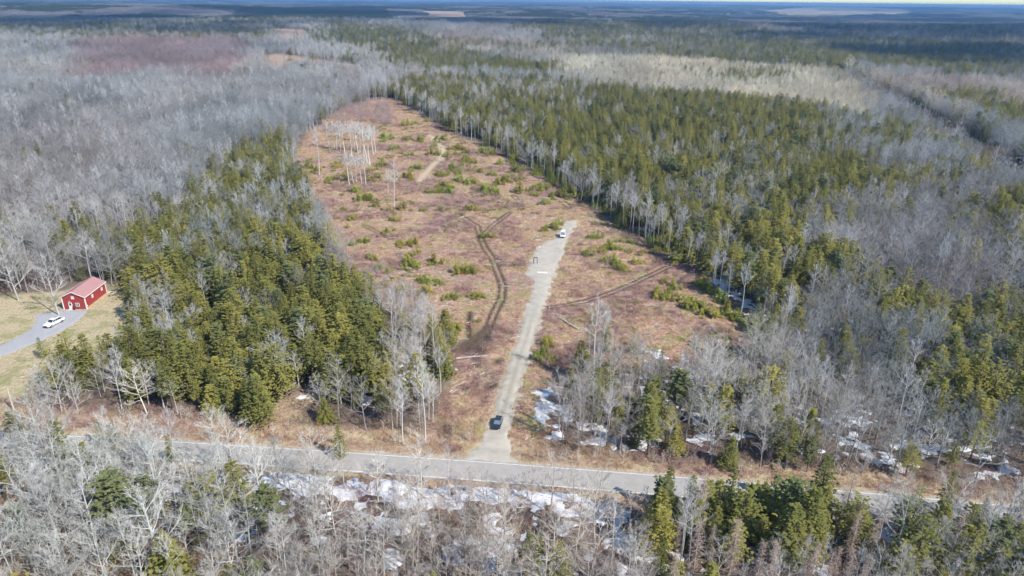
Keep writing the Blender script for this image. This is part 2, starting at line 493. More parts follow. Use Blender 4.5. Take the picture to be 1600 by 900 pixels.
# ------------------------------------------------------------------ gravel track, pad and the house driveway
def sheet(name, pg, step, z, mat, jag, wear=None):   # its rim dips under the ground, which gives the ragged edge
    x0, y0 = pg.min(0) - 2; x1, y1 = pg.max(0) + 2
    gx, gy = np.meshgrid(np.arange(x0, x1, step), np.arange(y0, y1, step))
    X, Y = gx.ravel(), gy.ravel()
    j = (fbm(X / 1.5, Y / 1.5, 70, 3) - 0.5) * jag
    d = dist_line(pg, X, Y, True); d = np.where(inside(pg, X, Y), d, -d) + j
    q = grid_quads(gx.shape[1], gx.shape[0])
    q = q[(d[q] > -.9).all(1)]
    Z = terrain(X, Y) + np.clip(.06 + d * 0.14, -.25, z)
    used = np.unique(q); mp = np.full(len(X), -1); mp[used] = np.arange(len(used))
    me = fast_mesh(name, np.stack([X, Y, Z], 1)[used], mp[q], [mat])
    me.polygons.foreach_set('use_smooth', np.ones(len(me.polygons), bool))
    if wear is not None:
        at = me.attributes.new('wear', 'FLOAT', 'POINT')
        at.data.foreach_set('value', wear(X[used], Y[used]).astype(np.float32))
    return link(name, me, kind='structure')
track_mid = poly((767, 720), (773, 694), (776, 672), (786, 650), (797, 610), (809, 568), (822, 530), (834, 488), (847, 442), (850, 425))
def wear(X, Y):
    d = dist_line(track_mid, X, Y)
    w = np.exp(-((d) / 0.55) ** 2) + np.exp(-((d - 2.2) / 0.6) ** 2) * 0.9
    fade = np.clip((190 - Y) / 20, 0, 1) * np.clip((Y - 122) / 8, 0, 1)
    return np.clip(w * fade * (0.5 + fbm(X / 3, Y / 3, 9, 3)), 0, 1)
sheet('gravel_track', TRACK, 0.4, 0.19, 'gravel', 3.6, wear)
sheet('driveway', DRIVE, 0.5, 0.12, 'driveway_gravel', 1.0)

# ------------------------------------------------------------------ late snow lying in the shade
SNOW = [(poly((330, 733), (480, 742), (640, 752), (800, 762), (990, 780), (1010, 800), (940, 815), (860, 800), (760, 795), (650, 792), (480, 778), (340, 765)), 1.05),
        (poly((25, 703), (140, 710), (250, 727), (280, 770), (150, 790), (40, 745)), 0.95),
        (poly((540, 790), (1100, 790), (1120, 920), (600, 920)), 0.57), (poly((200, 770), (540, 780), (560, 850), (250, 850)), 0.45),
        (poly((825, 610), (960, 580), (1210, 595), (1210, 690), (1000, 712), (835, 690)), 0.50),
        (poly((1100, 400), (1180, 430), (1260, 480), (1340, 495), (1310, 530), (1200, 515), (1100, 440)), 0.72),
        (poly((1010, 540), (1180, 575), (1170, 600), (1000, 590)), 0.5),
        (poly((590, 505), (700, 520), (706, 600), (600, 612)), 0.54), (poly((380, 550), (560, 550), (590, 640), (390, 610)), 0.55),
        (poly((1200, 630), (1600, 660), (1640, 760), (1450, 745), (1200, 712)), 0.46),
        (poly((1080, 775), (1640, 785), (1640, 930), (1080, 930)), 0.6), (poly((1270, 790), (1330, 785), (1330, 805), (1280, 808)), 1.0),
        (poly((1380, 805), (1430, 805), (1430, 828), (1385, 830)), 1.0), (poly((655, 709), (745, 714), (745, 720), (655, 716)), 0.95),
        (poly((930, 290), (1060, 370), (1100, 400), (1080, 420), (940, 330)), 0.45), (poly((20, 440), (170, 420), (200, 440), (60, 460)), 0.35)]
sx, sy = np.meshgrid(np.arange(-130, 150, 0.36), np.arange(60, 240, 0.36))
X, Y = sx.ravel(), sy.ravel()
fld = np.zeros(len(X))
jx, jy = (fbm(X / 6, Y / 6, 90, 3) - 0.5) * 7, (fbm(X / 6, Y / 6, 97, 3) - 0.5) * 7
for pg, wgt in SNOW: fld = np.maximum(fld, soft(pg, X + jx, Y + jy, 4) * wgt)
tex = fbm(X / 3.2, Y / 3.2, 101, 5)
d = fld + 1.7 * (tex - 0.5) - 0.66 + 1.0 * (fbm(X / 1.5, Y / 1.5, 105, 3) - .5)
rd = np.abs(Y - road_mid(X))
d = np.where(fld < .04, -1, d)
d = np.where((rd < 4.4) | ((Y > road_mid(X)) & (rd < 10) & (X > 0)) | soft(TRACK, X, Y, 1.5).astype(bool), -1, d)
q = grid_quads(sx.shape[1], sx.shape[0]); q = q[(d[q] > -.3).all(1)]
Z = terrain(X, Y) + np.clip(d * 0.7, -.3, .13)
used = np.unique(q); mp = np.full(len(X), -1); mp[used] = np.arange(len(used))
sme = fast_mesh('snow', np.stack([X, Y, Z], 1)[used], mp[q], ['snow'])
sme.polygons.foreach_set('use_smooth', np.ones(len(sme.polygons), bool))
link('snow', sme, kind='stuff', label='late white snow lying in patches under the trees and along the road', category='snow')

# ------------------------------------------------------------------ plants: prototypes
def rv(a, b): return random.uniform(a, b)
def unit(v): v = np.asarray(v, float); return v / (np.linalg.norm(v) + 1e-9)

def spray(mb, p, d, L, W, droop=0.15):
    """a bough tip: a folded diamond of needles"""
    d = unit(d); s = unit(np.cross(d, (0, 0, 1)) + np.array([rv(-.2, .2), rv(-.2, .2), rv(-.5, .5)]))
    q = p + d * L - np.array([0, 0, droop * L])
    m = p + d * L * 0.45 + np.array([0, 0, 0.10 * L])
    mb.add([p, m + s * W - np.array([0, 0, .12 * L]), q, m - s * W - np.array([0, 0, .12 * L]), m], [(0, 1, 4), (1, 2, 4), (2, 3, 4), (3, 0, 4)])

def make_spruce(seed, h, r, z0f, rag=0.25, dens=1.0, fat=0.85):
    random.seed(seed)
    tr, cr = MB(), MB()
    bend = (rv(-.02, .02), rv(-.02, .02))
    ax = lambda z: np.array([bend[0] * z, bend[1] * z, z])
    tr.tube([ax(-0.4), ax(h * .3), ax(h * .7), ax(h * .97)], [h * .013, h * .010, h * .006, .015], 6)
    z0 = h * z0f; z = z0; a = rv(0, 6)
    lop = rv(0, 6.28)
    while z < h * .985:
        t = (z - z0) / (h - z0)
        R_ = r * (1 - t) ** fat * (0.75 + 0.25 * min(1, t / .12)) * rv(1 - rag, 1 + rag * .5) + 0.12
        n = max(3, int((4 + 4 * (1 - t)) * dens))
        for k in range(n):
            a += 2 * math.pi / n + rv(-.3, .3)
            L = R_ * rv(.65, 1.1) * (1 + .15 * math.cos(a - lop))
            up = -0.28 + 0.75 * t + rv(-.12, .12)
            dr = np.array([math.cos(a), math.sin(a), up])
            sd = np.array([-math.sin(a), math.cos(a), 0])
            base = ax(z + rv(-.3, .3))
            tip = base + dr * L
            m = max(2, int(L / 0.42))
            for j in range(m):
                f = (j + .6) / m
                if f < .18 and L > 1.2: continue
                pp = base + dr * L * f + np.array([0, 0, .12 * L * (f * (1 - f)) * 4 - .10 * L * f * f])
                for sgn in (-1, 1):
                    if rv(0, 1) < .1: continue
                    spray(cr, pp, dr * rv(.5, .9) + sd * sgn * rv(.35, .9), rv(.40, .70) * (0.6 + .4 * (1 - t)), rv(.11, .19) * (0.7 + .3 * (1 - t)))
            spray(cr, tip - dr * .25 * min(1, L), dr, rv(.4, .6), rv(.12, .2))
        z += rv(.30, .46) / dens * (1 if t < .8 else .75)
    for k in range(3): spray(cr, ax(h * .955), (rv(-.3, .3), rv(-.3, .3), 1), h * .05, .10, 0)
    return tr, cr

def make_pine(seed, h, r, z0f):
    random.seed(seed)
    tr, cr = MB(), MB()
    ax = lambda z: np.array([.02 * math.sin(z * .3) * z * .2, .015 * z, z])
    tr.tube([ax(-.4), ax(h * .35), ax(h * .7), ax(h * .95)], [h * .016, h * .012, h * .007, .03], 6)
    z = h * z0f; a = rv(0, 6)
    while z < h:
        t = (z - h * z0f) / (h - h * z0f)
        R_ = r * math.sqrt(max(0.02, 1 - (t * .98) ** 2.2)) * (0.55 + .45 * min(1, t / .25))
        for k in range(random.randint(4, 6)):
            a += 2 * math.pi / 5 + rv(-.5, .5)
            L = R_ * rv(.5, 1.12)
            dr = unit((math.cos(a), math.sin(a), .12 + .6 * t + rv(-.15, .2)))
            b0 = ax(z)
            cr_n = max(2, int(L / .55))
            tr.tube([b0, b0 + dr * L * .6, b0 + dr * L * .95], [.05, .03, .012], 3, cap=False)
            for j in range(cr_n):
                f = .35 + .65 * (j + .5) / cr_n
                c = b0 + dr * L * f + np.array([rv(-.35, .35), rv(-.35, .35), rv(-.05, .25)])
                for q in range(7):
                    an = rv(0, 6.28)
                    spray(cr, c, (math.cos(an), math.sin(an), rv(-.1, .7)), rv(.4, .7), rv(.13, .22), .02)
        z += rv(.6, 1.0)
    return tr, cr

def ribbon(mb, p, q, w):
    d = unit(q - p); s = unit(np.cross(d, (rv(-1, 1), rv(-1, 1), rv(-1, 1))))
    mb.add([p - s * w, p + s * w, q], [(0, 1, 2)])

def make_bare(seed, h, crown=0.35, spread=0.42, nb=12, tr_r=0.011, fork=0.0, asc=0.75, twig=0.0135, dens=1.0, lean=0.03):
    """leafless hardwood: trunk, limbs, branches and a haze of fine twigs"""
    random.seed(seed)
    tr, cr = MB(), MB()
    lx, ly = rv(-lean, lean), rv(-lean, lean)
    ph = rv(0, 6)
    ax = lambda z: np.array([lx * z + .012 * h * math.sin(z / h * 5 + ph), ly * z + .012 * h * math.cos(z / h * 4 + ph), z])
    rad = lambda z: h * tr_r * (1 - z / h) ** .8 + .018
    zs = [-.4, .04 * h, .2 * h, .4 * h, .6 * h, .8 * h, h * .97]
    tr.tube([ax(z) for z in zs], [rad(max(0, z)) * (1.35 if z < 0 else 1) for z in zs], 6)
    def limb(p, d, L, r, depth):
        n = 3 if depth == 1 else 2
        pts = [p]; dd = unit(d); q = p.copy()
        for i in range(n):
            dd = unit(dd + np.array([rv(-.22, .22), rv(-.22, .22), rv(-.05, .22) * asc]))
            q = q + dd * L / n; pts.append(q)
        rs = [r * (1 - .8 * i / n) + .004 for i in range(n + 1)]
        cr.tube(pts, rs, 4 if depth == 1 else 3, cap=False)
        k = int((6 if depth == 1 else 5) * dens + rv(0, 1.5))
        for i in range(k):
            f = rv(.22, 1.0) if depth == 1 else rv(.15, 1.0)
            j = min(n - 1, int(f * n)); g = f * n - j
            pp = pts[j] * (1 - g) + pts[j + 1] * g
            od = unit(np.array([rv(-1, 1), rv(-1, 1), rv(-.5, .9) * asc]))
            nd = unit(unit(pts[j + 1] - pts[j]) * rv(.7, 1.2) + od * rv(.5, .9))
            if depth == 1:
                limb(pp, nd, L * rv(.32, .55), max(.010, r * .45), 2)
            else:
                l2 = L * rv(.45, .8)
                e = pp + nd * l2
                ribbon(cr, pp, e, twig)
                for t_ in range(3):
                    f2 = rv(.2, .8); b = pp + (e - pp) * f2
                    ribbon(cr, b, b + unit(nd + np.array([rv(-.9, .9), rv(-.9, .9), rv(-.5, .8)])) * l2 * rv(.4, .7), twig * .85)
    a = rv(0, 6)
    for i in range(nb):
        f = (i + rv(0, .8)) / nb
        z = h * (crown + (0.95 - crown) * f)
        a += 2.4 + rv(-.5, .5)
        el = asc * (0.55 + .7 * f) + rv(-.15, .15)
        L = h * spread * (1 - .55 * f) * rv(.7, 1.1)
        limb(ax(z), np.array([math.cos(a), math.sin(a), el]), L, rad(z) * .52 + .010, 1)
    limb(ax(h * .93), np.array([rv(-.2, .2), rv(-.2, .2), 1]), h * .14, rad(h * .9) * .6, 1)
    return tr, cr

def make_larch(seed, h, r):
    random.seed(seed)
    tr, cr = MB(), MB()
    tr.tube([(0, 0, -.4), (0, 0, h * .5), (.05, 0, h)], [h * .011, h * .007, .02], 5)
    z = h * .18; a = 0
    while z < h:
        t = z / h
        for k in range(5):
            a += 1.26 + rv(-.4, .4)
            L = r * (1.05 - t) * rv(.6, 1.15) + .25
            d = unit((math.cos(a), math.sin(a), rv(-.25, .25)))
            p = np.array([0, 0, z + rv(-.1, .1)]); e = p + d * L
            ribbon(cr, p, e, .022)
            for j in range(int(4 + L * 3)):
                b = p + d * L * rv(.2, 1)
                ribbon(cr, b, b + unit(d * .5 + np.array([rv(-1, 1), rv(-1, 1), rv(-.8, .6)])) * rv(.35, .8), .017)
        z += rv(.28, .42)
    return tr, cr

def make_shrub(seed, r, n):
    """a clump of knee to man high young firs"""
    random.seed(seed)
    tr, cr = MB(), MB()
    for k in range(n):
        a, q = rv(0, 6.28), r * math.sqrt(rv(0, 1))
        c = np.array([math.cos(a) * q, math.sin(a) * q * .8, 0])
        h = rv(1.0, 2.6) * (1.15 - .5 * q / r)
        tr.tube([c + (0, 0, -.3), c + (0, 0, h * .8)], [.03, .01], 3, cap=False)
        for j in range(int(26 * h)):
            t = rv(0.02, 1); an = rv(0, 6.28); R_ = (.6 * h * .5) * (1 - t) + .05
            p = c + np.array([math.cos(an) * R_ * .35, math.sin(an) * R_ * .35, h * t])
            spray(cr, p, (math.cos(an), math.sin(an), rv(-.1, .7)), rv(.3, .5) * (1.1 - .5 * t), rv(.10, .17), .05)
    return tr, cr

def make_tuft(seed, n, h, w, lean=.6):
    random.seed(seed)
    mb = MB()
    for k in range(n):
        p = np.array([rv(-.45, .45), rv(-.45, .45), -.05])
        e = p + np.array([rv(-lean, lean), rv(-lean, lean), rv(.45, 1)]) * h
        ribbon(mb, p, e, w)
        if rv(0, 1) < .5: 
            b = p + (e - p) * .5
            ribbon(mb, b, b + np.array([rv(-.5, .5), rv(-.5, .5), rv(.1, .5)]) * h * .7, w * .8)
    return mb

def make_stick(seed):
    random.seed(seed)
    mb = MB()
    L = rv(1.2, 3.2)
    mb.tube([(-L / 2, 0, .08), (0, rv(-.15, .15), .14), (L / 2, rv(-.1, .1), .06)], [.07, .06, .03], 4)
    for k in range(3):
        x = rv(-.3, .4) * L
        mb.tube([(x, 0, .1), (x + rv(.2, .7), rv(-.7, .7), rv(.1, .35))], [.03, .012], 3)
    return mb

def far_clump(seed, conifer, r=26.0):
    """a patch of far woodland: many small tree tops on a low canopy"""
    random.seed(seed)
    mb = MB()
    for k in range(75):
        a, q = rv(0, 6.28), r * math.sqrt(rv(0, 1))
        x, y = math.cos(a) * q, math.sin(a) * q
        h, w = (rv(9, 15), rv(2.0, 3.2)) if conifer else (rv(7, 11), rv(2.6, 4.2))
        n = 5; o = rv(0, 6)
        top = .3 if conifer else .75
        ring0 = [(x + w * math.cos(o + i * 6.283 / n) * rv(.8, 1.2), y + w * math.sin(o + i * 6.283 / n) * rv(.8, 1.2), 0) for i in range(n)]
        ring1 = [(x + w * top * math.cos(o + .5 + i * 6.283 / n) * rv(.7, 1.2), y + w * top * math.sin(o + .5 + i * 6.283 / n) * rv(.7, 1.2), h * rv(.6, .8)) for i in range(n)]
        f = [(i, (i + 1) % n, n + (i + 1) % n, n + i) for i in range(n)] + [(n + i, n + (i + 1) % n, 2 * n) for i in range(n)]
        mb.add(ring0 + ring1 + [(x, y, h)], f)
    return mb

class Kind:
    """prototype meshes of one kind of plant; trunk and crown apart, and joined for the mass"""
    def __init__(s, name, pairs, trunk_mat, crown_mat, split=True):
        s.name, s.pairs = name, []
        s.coll = bpy.data.collections.new(name + '_shapes')
        for i, pr in enumerate(pairs):
            if split:
                tr, cr = pr
                s.pairs.append((tr.mesh(name + '_trunk', [trunk_mat]), cr.mesh(name + '_crown', [crown_mat])))
                j = MB(); j.add(tr.v, tr.f, 0); j.add(cr.v, cr.f, 1)
                me = j.mesh(name + '_whole', [trunk_mat, crown_mat])
            else:
                me = pr.mesh(name + '_whole', [crown_mat])
            o = bpy.data.objects.new('%s_%02d' % (name, i), me)
            s.coll.objects.link(o)
        s.n = len(pairs)

SPR = Kind('spruce', [make_spruce(11, 13, 2.5, .14), make_spruce(12, 14.5, 2.3, .28, .3), make_spruce(13, 12, 2.7, .10, .2), make_spruce(14, 15, 2.2, .38, .35),
                      make_spruce(15, 13.5, 2.6, .2, .35, .9, .7), make_spruce(16, 11, 2.2, .12, .25, 1.0, .75), make_spruce(17, 14, 2.9, .3, .35, .9, .6), make_spruce(18, 10, 2.6, .08, .45, .85, .55), make_spruce(19, 13, 2.0, .35, .5, .8, .8), make_spruce(20, 9, 2.0, .1, .3, 1.0, .9), make_spruce(25, 15, 2.8, .42, .5, .85, .5), make_spruce(26, 12, 2.3, .25, .55, .75, .65)], 'conifer_bark', 'needles')
PIN = Kind('pine', [make_pine(21, 14, 3.0, .45), make_pine(22, 15, 3.4, .4), make_pine(23, 12, 3.0, .3)], 'conifer_bark', 'needles')
BAR = Kind('bare', [make_bare(31, 12, .25, .42, 13), make_bare(32, 13, .35, .36, 13), make_bare(33, 11, .18, .48, 14), make_bare(34, 13, .3, .40, 12, asc=1.0), make_bare(35, 12, .22, .45, 13, asc=.55),
                    make_bare(36, 10, .15, .38, 14, asc=1.1), make_bare(37, 12.5, .4, .34, 11, asc=.9), make_bare(38, 14, .28, .38, 14, asc=.8), make_bare(39, 12, .3, .44, 11, asc=.7, lean=.12), make_bare(40, 13, .45, .36, 9, asc=.85, lean=.1, dens=.8)], 'bark_twigs', 'twigs')
BIR = Kind('birch', [make_bare(41, 14, .55, .26, 11, .0085, asc=1.3, lean=.02), make_bare(42, 15, .6, .22, 10, .008, asc=1.4, lean=.02), make_bare(43, 13, .5, .27, 11, .009, asc=1.2, lean=.03),
                     make_bare(44, 14, .65, .2, 9, .0075, asc=1.3, lean=.03)], 'bark_twigs', 'twigs')
LAR = Kind('larch', [make_larch(51, 13, 2.0), make_larch(52, 12, 1.8), make_larch(53, 14, 2.2)], 'bark_twigs', 'bark_twigs')
SHR = Kind('shrub', [make_shrub(61, 1.6, 9), make_shrub(62, 2.2, 14), make_shrub(63, 1.2, 6), make_shrub(64, 2.6, 18)], 'conifer_bark', 'needles')
BRU = Kind('brush', [make_tuft(71 + i, 30, 1.0, .014, .7) for i in range(5)], '', 'dead_stems', False)
SAP = Kind('sapling', [make_bare(81 + i, 4.2, .1, .45, 9, .008, asc=1.3, twig=.012, dens=.7) for i in range(4)], 'bark_twigs', 'bark_twigs')
STI = Kind('stick', [make_stick(91 + i) for i in range(6)], '', 'bark_twigs', False)
FCO = Kind('far_conifers', [far_clump(101 + i, True) for i in range(5)], '', 'needles', False)
FBA = Kind('far_hardwoods', [far_clump(111 + i, False) for i in range(5)], '', 'needles', False)

_GN = {}
def scatter(name, kind, pts, rotz, scl, idx, tint, label, category, tilt=None):
    """one mass of plants that nobody could count: geometry-node copies of the kind's shapes"""
    n = len(pts)
    if n == 0: return
    me = bpy.data.meshes.new(name)
    me.vertices.add(n); me.vertices.foreach_set('co', np.asarray(pts, np.float32).ravel())
    rot = np.zeros((n, 3), np.float32); rot[:, 2] = rotz
    if tilt is not None: rot[:, :2] = tilt
    for nm, ty, f, dat in (('rot', 'FLOAT_VECTOR', 'vector', rot), ('scl', 'FLOAT_VECTOR', 'vector', scl), ('pick', 'INT', 'value', idx),
                           ('tint', 'FLOAT_COLOR', 'color', np.concatenate([tint, np.ones((n, 1))], 1))):
        a = me.attributes.new(nm, ty, 'POINT')
        a.data.foreach_set(f, np.asarray(dat, np.int32 if ty == 'INT' else np.float32).ravel())
    me.update()
    ng = bpy.data.node_groups.new(name, 'GeometryNodeTree')
    ng.interface.new_socket('Geometry', in_out='INPUT', socket_type='NodeSocketGeometry')
    ng.interface.new_socket('Geometry', in_out='OUTPUT', socket_type='NodeSocketGeometry')
    gi, go = ng.nodes.new('NodeGroupInput'), ng.nodes.new('NodeGroupOutput')
    ci = ng.nodes.new('GeometryNodeCollectionInfo'); ci.inputs['Collection'].default_value = kind.coll
    ci.inputs['Separate Children'].default_value = True; ci.inputs['Reset Children'].default_value = True
    ip = ng.nodes.new('GeometryNodeInstanceOnPoints'); ip.inputs['Pick Instance'].default_value = True
    def attr(nm, ty):
        a = ng.nodes.new('GeometryNodeInputNamedAttribute'); a.data_type = ty; a.inputs['Name'].default_value = nm
        return a.outputs['Attribute']
    L = ng.links.new
    L(gi.outputs[0], ip.inputs['Points']); L(ci.outputs[0], ip.inputs['Instance'])
    L(attr('pick', 'INT'), ip.inputs['Instance Index']); L(attr('rot', 'FLOAT_VECTOR'), ip.inputs['Rotation']); L(attr('scl', 'FLOAT_VECTOR'), ip.inputs['Scale'])
    L(ip.outputs[0], go.inputs[0])
    o = link(name, me, kind='stuff', label=label, category=category)
    md = o.modifiers.new('plants', 'NODES'); md.node_group = ng
    return o

# ------------------------------------------------------------------ where the trees stand
GREY, WARM, DULL, PURP, CREAM, PINK = (.335, .342, .335), (.445, .432, .395), (.325, .328, .322), (.285, .225, .228), (.55, .525, .41), (.47, .42, .36)
SILVER = (.275, .287, .290)
STAND = poly((400, 235), (440, 218), (455, 245), (468, 290), (496, 345), (520, 412), (555, 460), (590, 505), (600, 560), (595, 625), (560, 640), (520, 625), (500, 600), (440, 605), (400, 640), (300, 645), (230, 640), (150, 610), (128, 585), (165, 560), (208, 530), (208, 462), (190, 435), (240, 400), (290, 330), (340, 280))
RWOOD = poly((610, 155), (640, 168), (700, 203), (760, 228), (830, 263), (900, 308), (960, 348), (1030, 390), (1092, 423), (1132, 468), (1200, 520), (1290, 500), (1330, 440), (1260, 400), (1240, 355), (1340, 330), (1480, 305), (1590, 290), (1520, 255), (1440, 215), (1340, 200), (1280, 178), (1150, 160), (1050, 155), (950, 145), (850, 133), (700, 128), (640, 130))
ZONES = [  # polygon, share of conifers, density, height, bare tint, share of birches among the bare
    (poly((-400, 115), (200, 130), (500, 130), (560, 150), (470, 222), (400, 235), (290, 330), (100, 350), (-400, 380)), .035, 1.0, .95, SILVER, .1),
    (poly((100, 66), (210, 60), (330, 58), (405, 66), (398, 100), (370, 125), (300, 132), (240, 122), (120, 138)), .06, 1.0, .75, PURP, 0),
    (poly((-200, 34), (440, 36), (440, 62), (-200, 60)), .62, 1.0, 1.0, GREY, 0),
    (poly((-200, 4), (600, 8), (560, 34), (-200, 34)), .35, 1.0, 1.0, DULL, 0),
    (poly((370, 20), (600, 20), (610, 36), (370, 38)), .9, 1.0, 1.0, DULL, 0),
    (poly((500, 35), (640, 50), (700, 78), (870, 108), (860, 124), (700, 122), (620, 118), (560, 97), (480, 68)), .93, 1.0, .9, GREY, 0),
    (poly((430, 62), (560, 82), (600, 112), (560, 150), (600, 155), (640, 168), (640, 130), (600, 118)), .15, .9, 1.0, GREY, .7),
    (poly((620, 25), (860, 40), (860, 75), (700, 62), (620, 50)), .12, 1.0, .8, DULL, 0),
    (poly((640, 62), (860, 68), (1000, 92), (880, 102), (720, 80)), .45, 1.0, .85, PINK, 0),
    (poly((860, 126), (862, 92), (1000, 86), (1300, 100), (1340, 122), (1392, 172), (1345, 198), (1150, 160), (950, 145)), .025, 1.0, .62, CREAM, 0),
    (poly((1090, 110), (1220, 112), (1232, 130), (1100, 131)), .75, 1.0, .65, CREAM, 0),
    (poly((1345, 128), (1500, 122), (1800, 140), (1800, 330), (1600, 262), (1470, 190)), .10, 1.0, .65, PINK, 0),
    (poly((1425, 158), (1530, 148), (1600, 172), (1700, 205), (1600, 206), (1480, 186)), .95, 1.0, .9, PINK, 0),
    (poly((1470, 190), (1600, 215), (1800, 260), (1800, 330), (1600, 262)), .3, 1.0, .9, GREY, 0),
    (poly((790, 45), (1010, 40), (1200, 55), (1800, 85), (1800, 132), (1500, 122), (1200, 105), (1000, 86), (880, 70)), .82, 1.0, 1.0, DULL, 0),
    (poly((700, 5), (1800, 18), (1800, 80), (1200, 52), (1010, 38), (700, 30)), .5, 1.0, 1.0, DULL, 0),
    (RWOOD, .83, 1.0, 1.0, GREY, .3),
    (poly((1290, 180), (1450, 222), (1520, 258), (1590, 292), (1480, 312), (1360, 300), (1300, 240)), .55, 1.0, .95, GREY, .1),
    (poly((1240, 355), (1340, 330), (1480, 305), (1600, 290), (1800, 330), (1800, 600), (1250, 620), (1200, 520), (1290, 500), (1330, 440), (1260, 400)), .32, 1.0, .9, DULL, .1),
    (poly((845, 712), (862, 650), (890, 600), (930, 562), (1000, 585), (1200, 545), (1250, 620), (1450, 610), (1480, 745), (1200, 738)), .035, 1.1, .82, WARM, .25),
    (poly((1440, 520), (1700, 470), (1900, 600), (1900, 770), (1480, 750), (1470, 640)), .62, 1.0, .85, DULL, 0),
    (STAND, .80, 1.0, .92, GREY, .25),
    (poly((100, 350), (290, 330), (240, 400), (185, 435), (150, 440), (90, 440), (0, 450), (-200, 470), (-200, 390)), .44, .8, .95, GREY, .1),
    (poly((590, 500), (630, 492), (695, 525), (708, 560), (700, 610), (684, 655), (694, 690), (600, 685), (560, 650), (597, 625), (600, 560)), .10, .95, .85, WARM, .55),
    (poly((-100, 620), (30, 628), (80, 600), (128, 590), (230, 640), (400, 640), (420, 655), (330, 662), (200, 656), (100, 650), (-100, 650)), .12, .9, .85, WARM, .15),
    (poly((-300, 700), (330, 735), (500, 790), (560, 1200), (-900, 1200)), .07, .72, 1.05, WARM, .05),
    (poly((330, 735), (620, 752), (1000, 778), (1060, 1200), (560, 1200), (480, 780)), .04, .95, .8, WARM, .1),
    (poly((1000, 768), (1900, 800), (2600, 1200), (1060, 1200), (1000, 830)), .54, .95, .88, WARM, .08),
    (poly((520, 1000), (1080, 1000), (1200, 1300), (400, 1300)), .45, .9, .8, PINK, .1),
]
NO_TREES = [(CLEAR, 0.0), (LAWN, 0.0), (CORR, 0.0)] + [(f, 0.04) for f in FARCLEAR]

bands = [(48, 330, 2.75, 1.0), (330, 700, 3.3, 1.02), (700, 1300, 4.8, 1.15), (1300, 2600, 8.0, 1.5)]
cand = []
for y0, y1, cell, sc in bands:
    yy = np.arange(y0, y1, cell)
    xm = 0.80 * y1 + 45
    xx = np.arange(-xm, xm, cell)
    gx, gy = np.meshgrid(xx, yy)
    gx = gx + rng.uniform(-.48, .48, gx.shape) * cell; gy = gy + rng.uniform(-.48, .48, gy.shape) * cell
    X, Y = gx.ravel(), gy.ravel()
    k = np.abs(X) < 0.80 * Y + 45
    cand.append(np.stack([X[k], Y[k], np.full(k.sum(), sc), np.full(k.sum(), cell)], 1))
cand = np.concatenate(cand)
TX, TY, TSC = cand[:, 0], cand[:, 1], cand[:, 2]
n = len(TX)
jw = 3 + TY * 0.02
zx = TX + (fbm(TX / 30, TY / 30, 130, 2) - .5) * jw * 2 + rng.normal(0, 1, n) * (jw * .35 + np.clip(TY - 500, 0, 2000) * .012)
zy = TY + (fbm(TX / 30, TY / 30, 137, 2) - .5) * jw * 2 + rng.normal(0, 1, n) * (jw * .4 + np.clip(TY - 500, 0, 2000) * .02)
pc = np.full(n, .16); dens = np.ones(n); hs = np.full(n, .95); bt = np.tile(np.array(GREY), (n, 1)); pb = np.full(n, .05); zid = np.full(n, -1)
for zi, (pg, c_, d_, h_, b_, br_) in enumerate(ZONES):
    m = inside(pg, zx, zy)
    pc[m], dens[m], hs[m], bt[m], pb[m], zid[m] = c_, d_, h_, b_, br_, zi
for pg, d_ in NO_TREES:
    dens[inside(pg, TX, TY)] = d_
hs[(dist_line(CORR[7:], TX, TY) < 16) & ~inside(CORR, TX, TY)] = 1.15
off = TY - road_mid(TX)
vw = np.interp(TX, [-60, -8, 4, 60, 90], [11, 10, 7.5, 7.5, 9])
dens[(off > -6.5) & (off < vw)] = 0
dens[(off > 0) & (off < vw + 2.5)] *= .6
_uu = project(np.stack([TX, TY, TX * 0], 1))[0]
dens[(off < 0) & (off > -19) & (_uu > 540) & (_uu < 1015)] *= .42
dens[inside(poly((410, 662), (440, 620), (480, 600), (520, 600), (515, 640), (450, 690)), TX, TY)] = 0
dens[soft(TRACK, TX, TY, 3) > 0] = 0
dens[inside(poly((790, 560), (900, 560), (876, 620), (868, 712), (780, 712)), TX, TY)] = 0
dens[inside(poly((130, 470), (206, 455), (208, 540), (170, 562), (120, 570)), TX, TY)] = 0
dens[soft(DRIVE, TX, TY, 4) > 0] = 0
dens[(np.abs(TX + 127.3) < 7) & (TY > 176) & (TY < 196)] = 0
# conifers keep together in clumps
cl = fbm(TX / 13, TY / 13, 150, 3) * .75 + vnoise(TX / 130, TY / 130, 155) * .25
rank = np.clip((cl - .28) / .44, 0, 1)
mixv = rng.uniform(0, 1, n) * .42 + (1 - rank) * .58
_srt = np.sort(mixv)
is_con = np.searchsorted(_srt, mixv) / n < pc
_u, _v, _ = project(np.stack([TX, TY, TX * 0], 1))
is_con &= ~((off < 0) & (_u > 440) & (_u < 1015) & (rng.uniform(0, 1, n) < np.where(off > -22, 1.0, .6)))
keep = rng.uniform(0, 1, n) < dens * np.where(is_con, .74, .74)
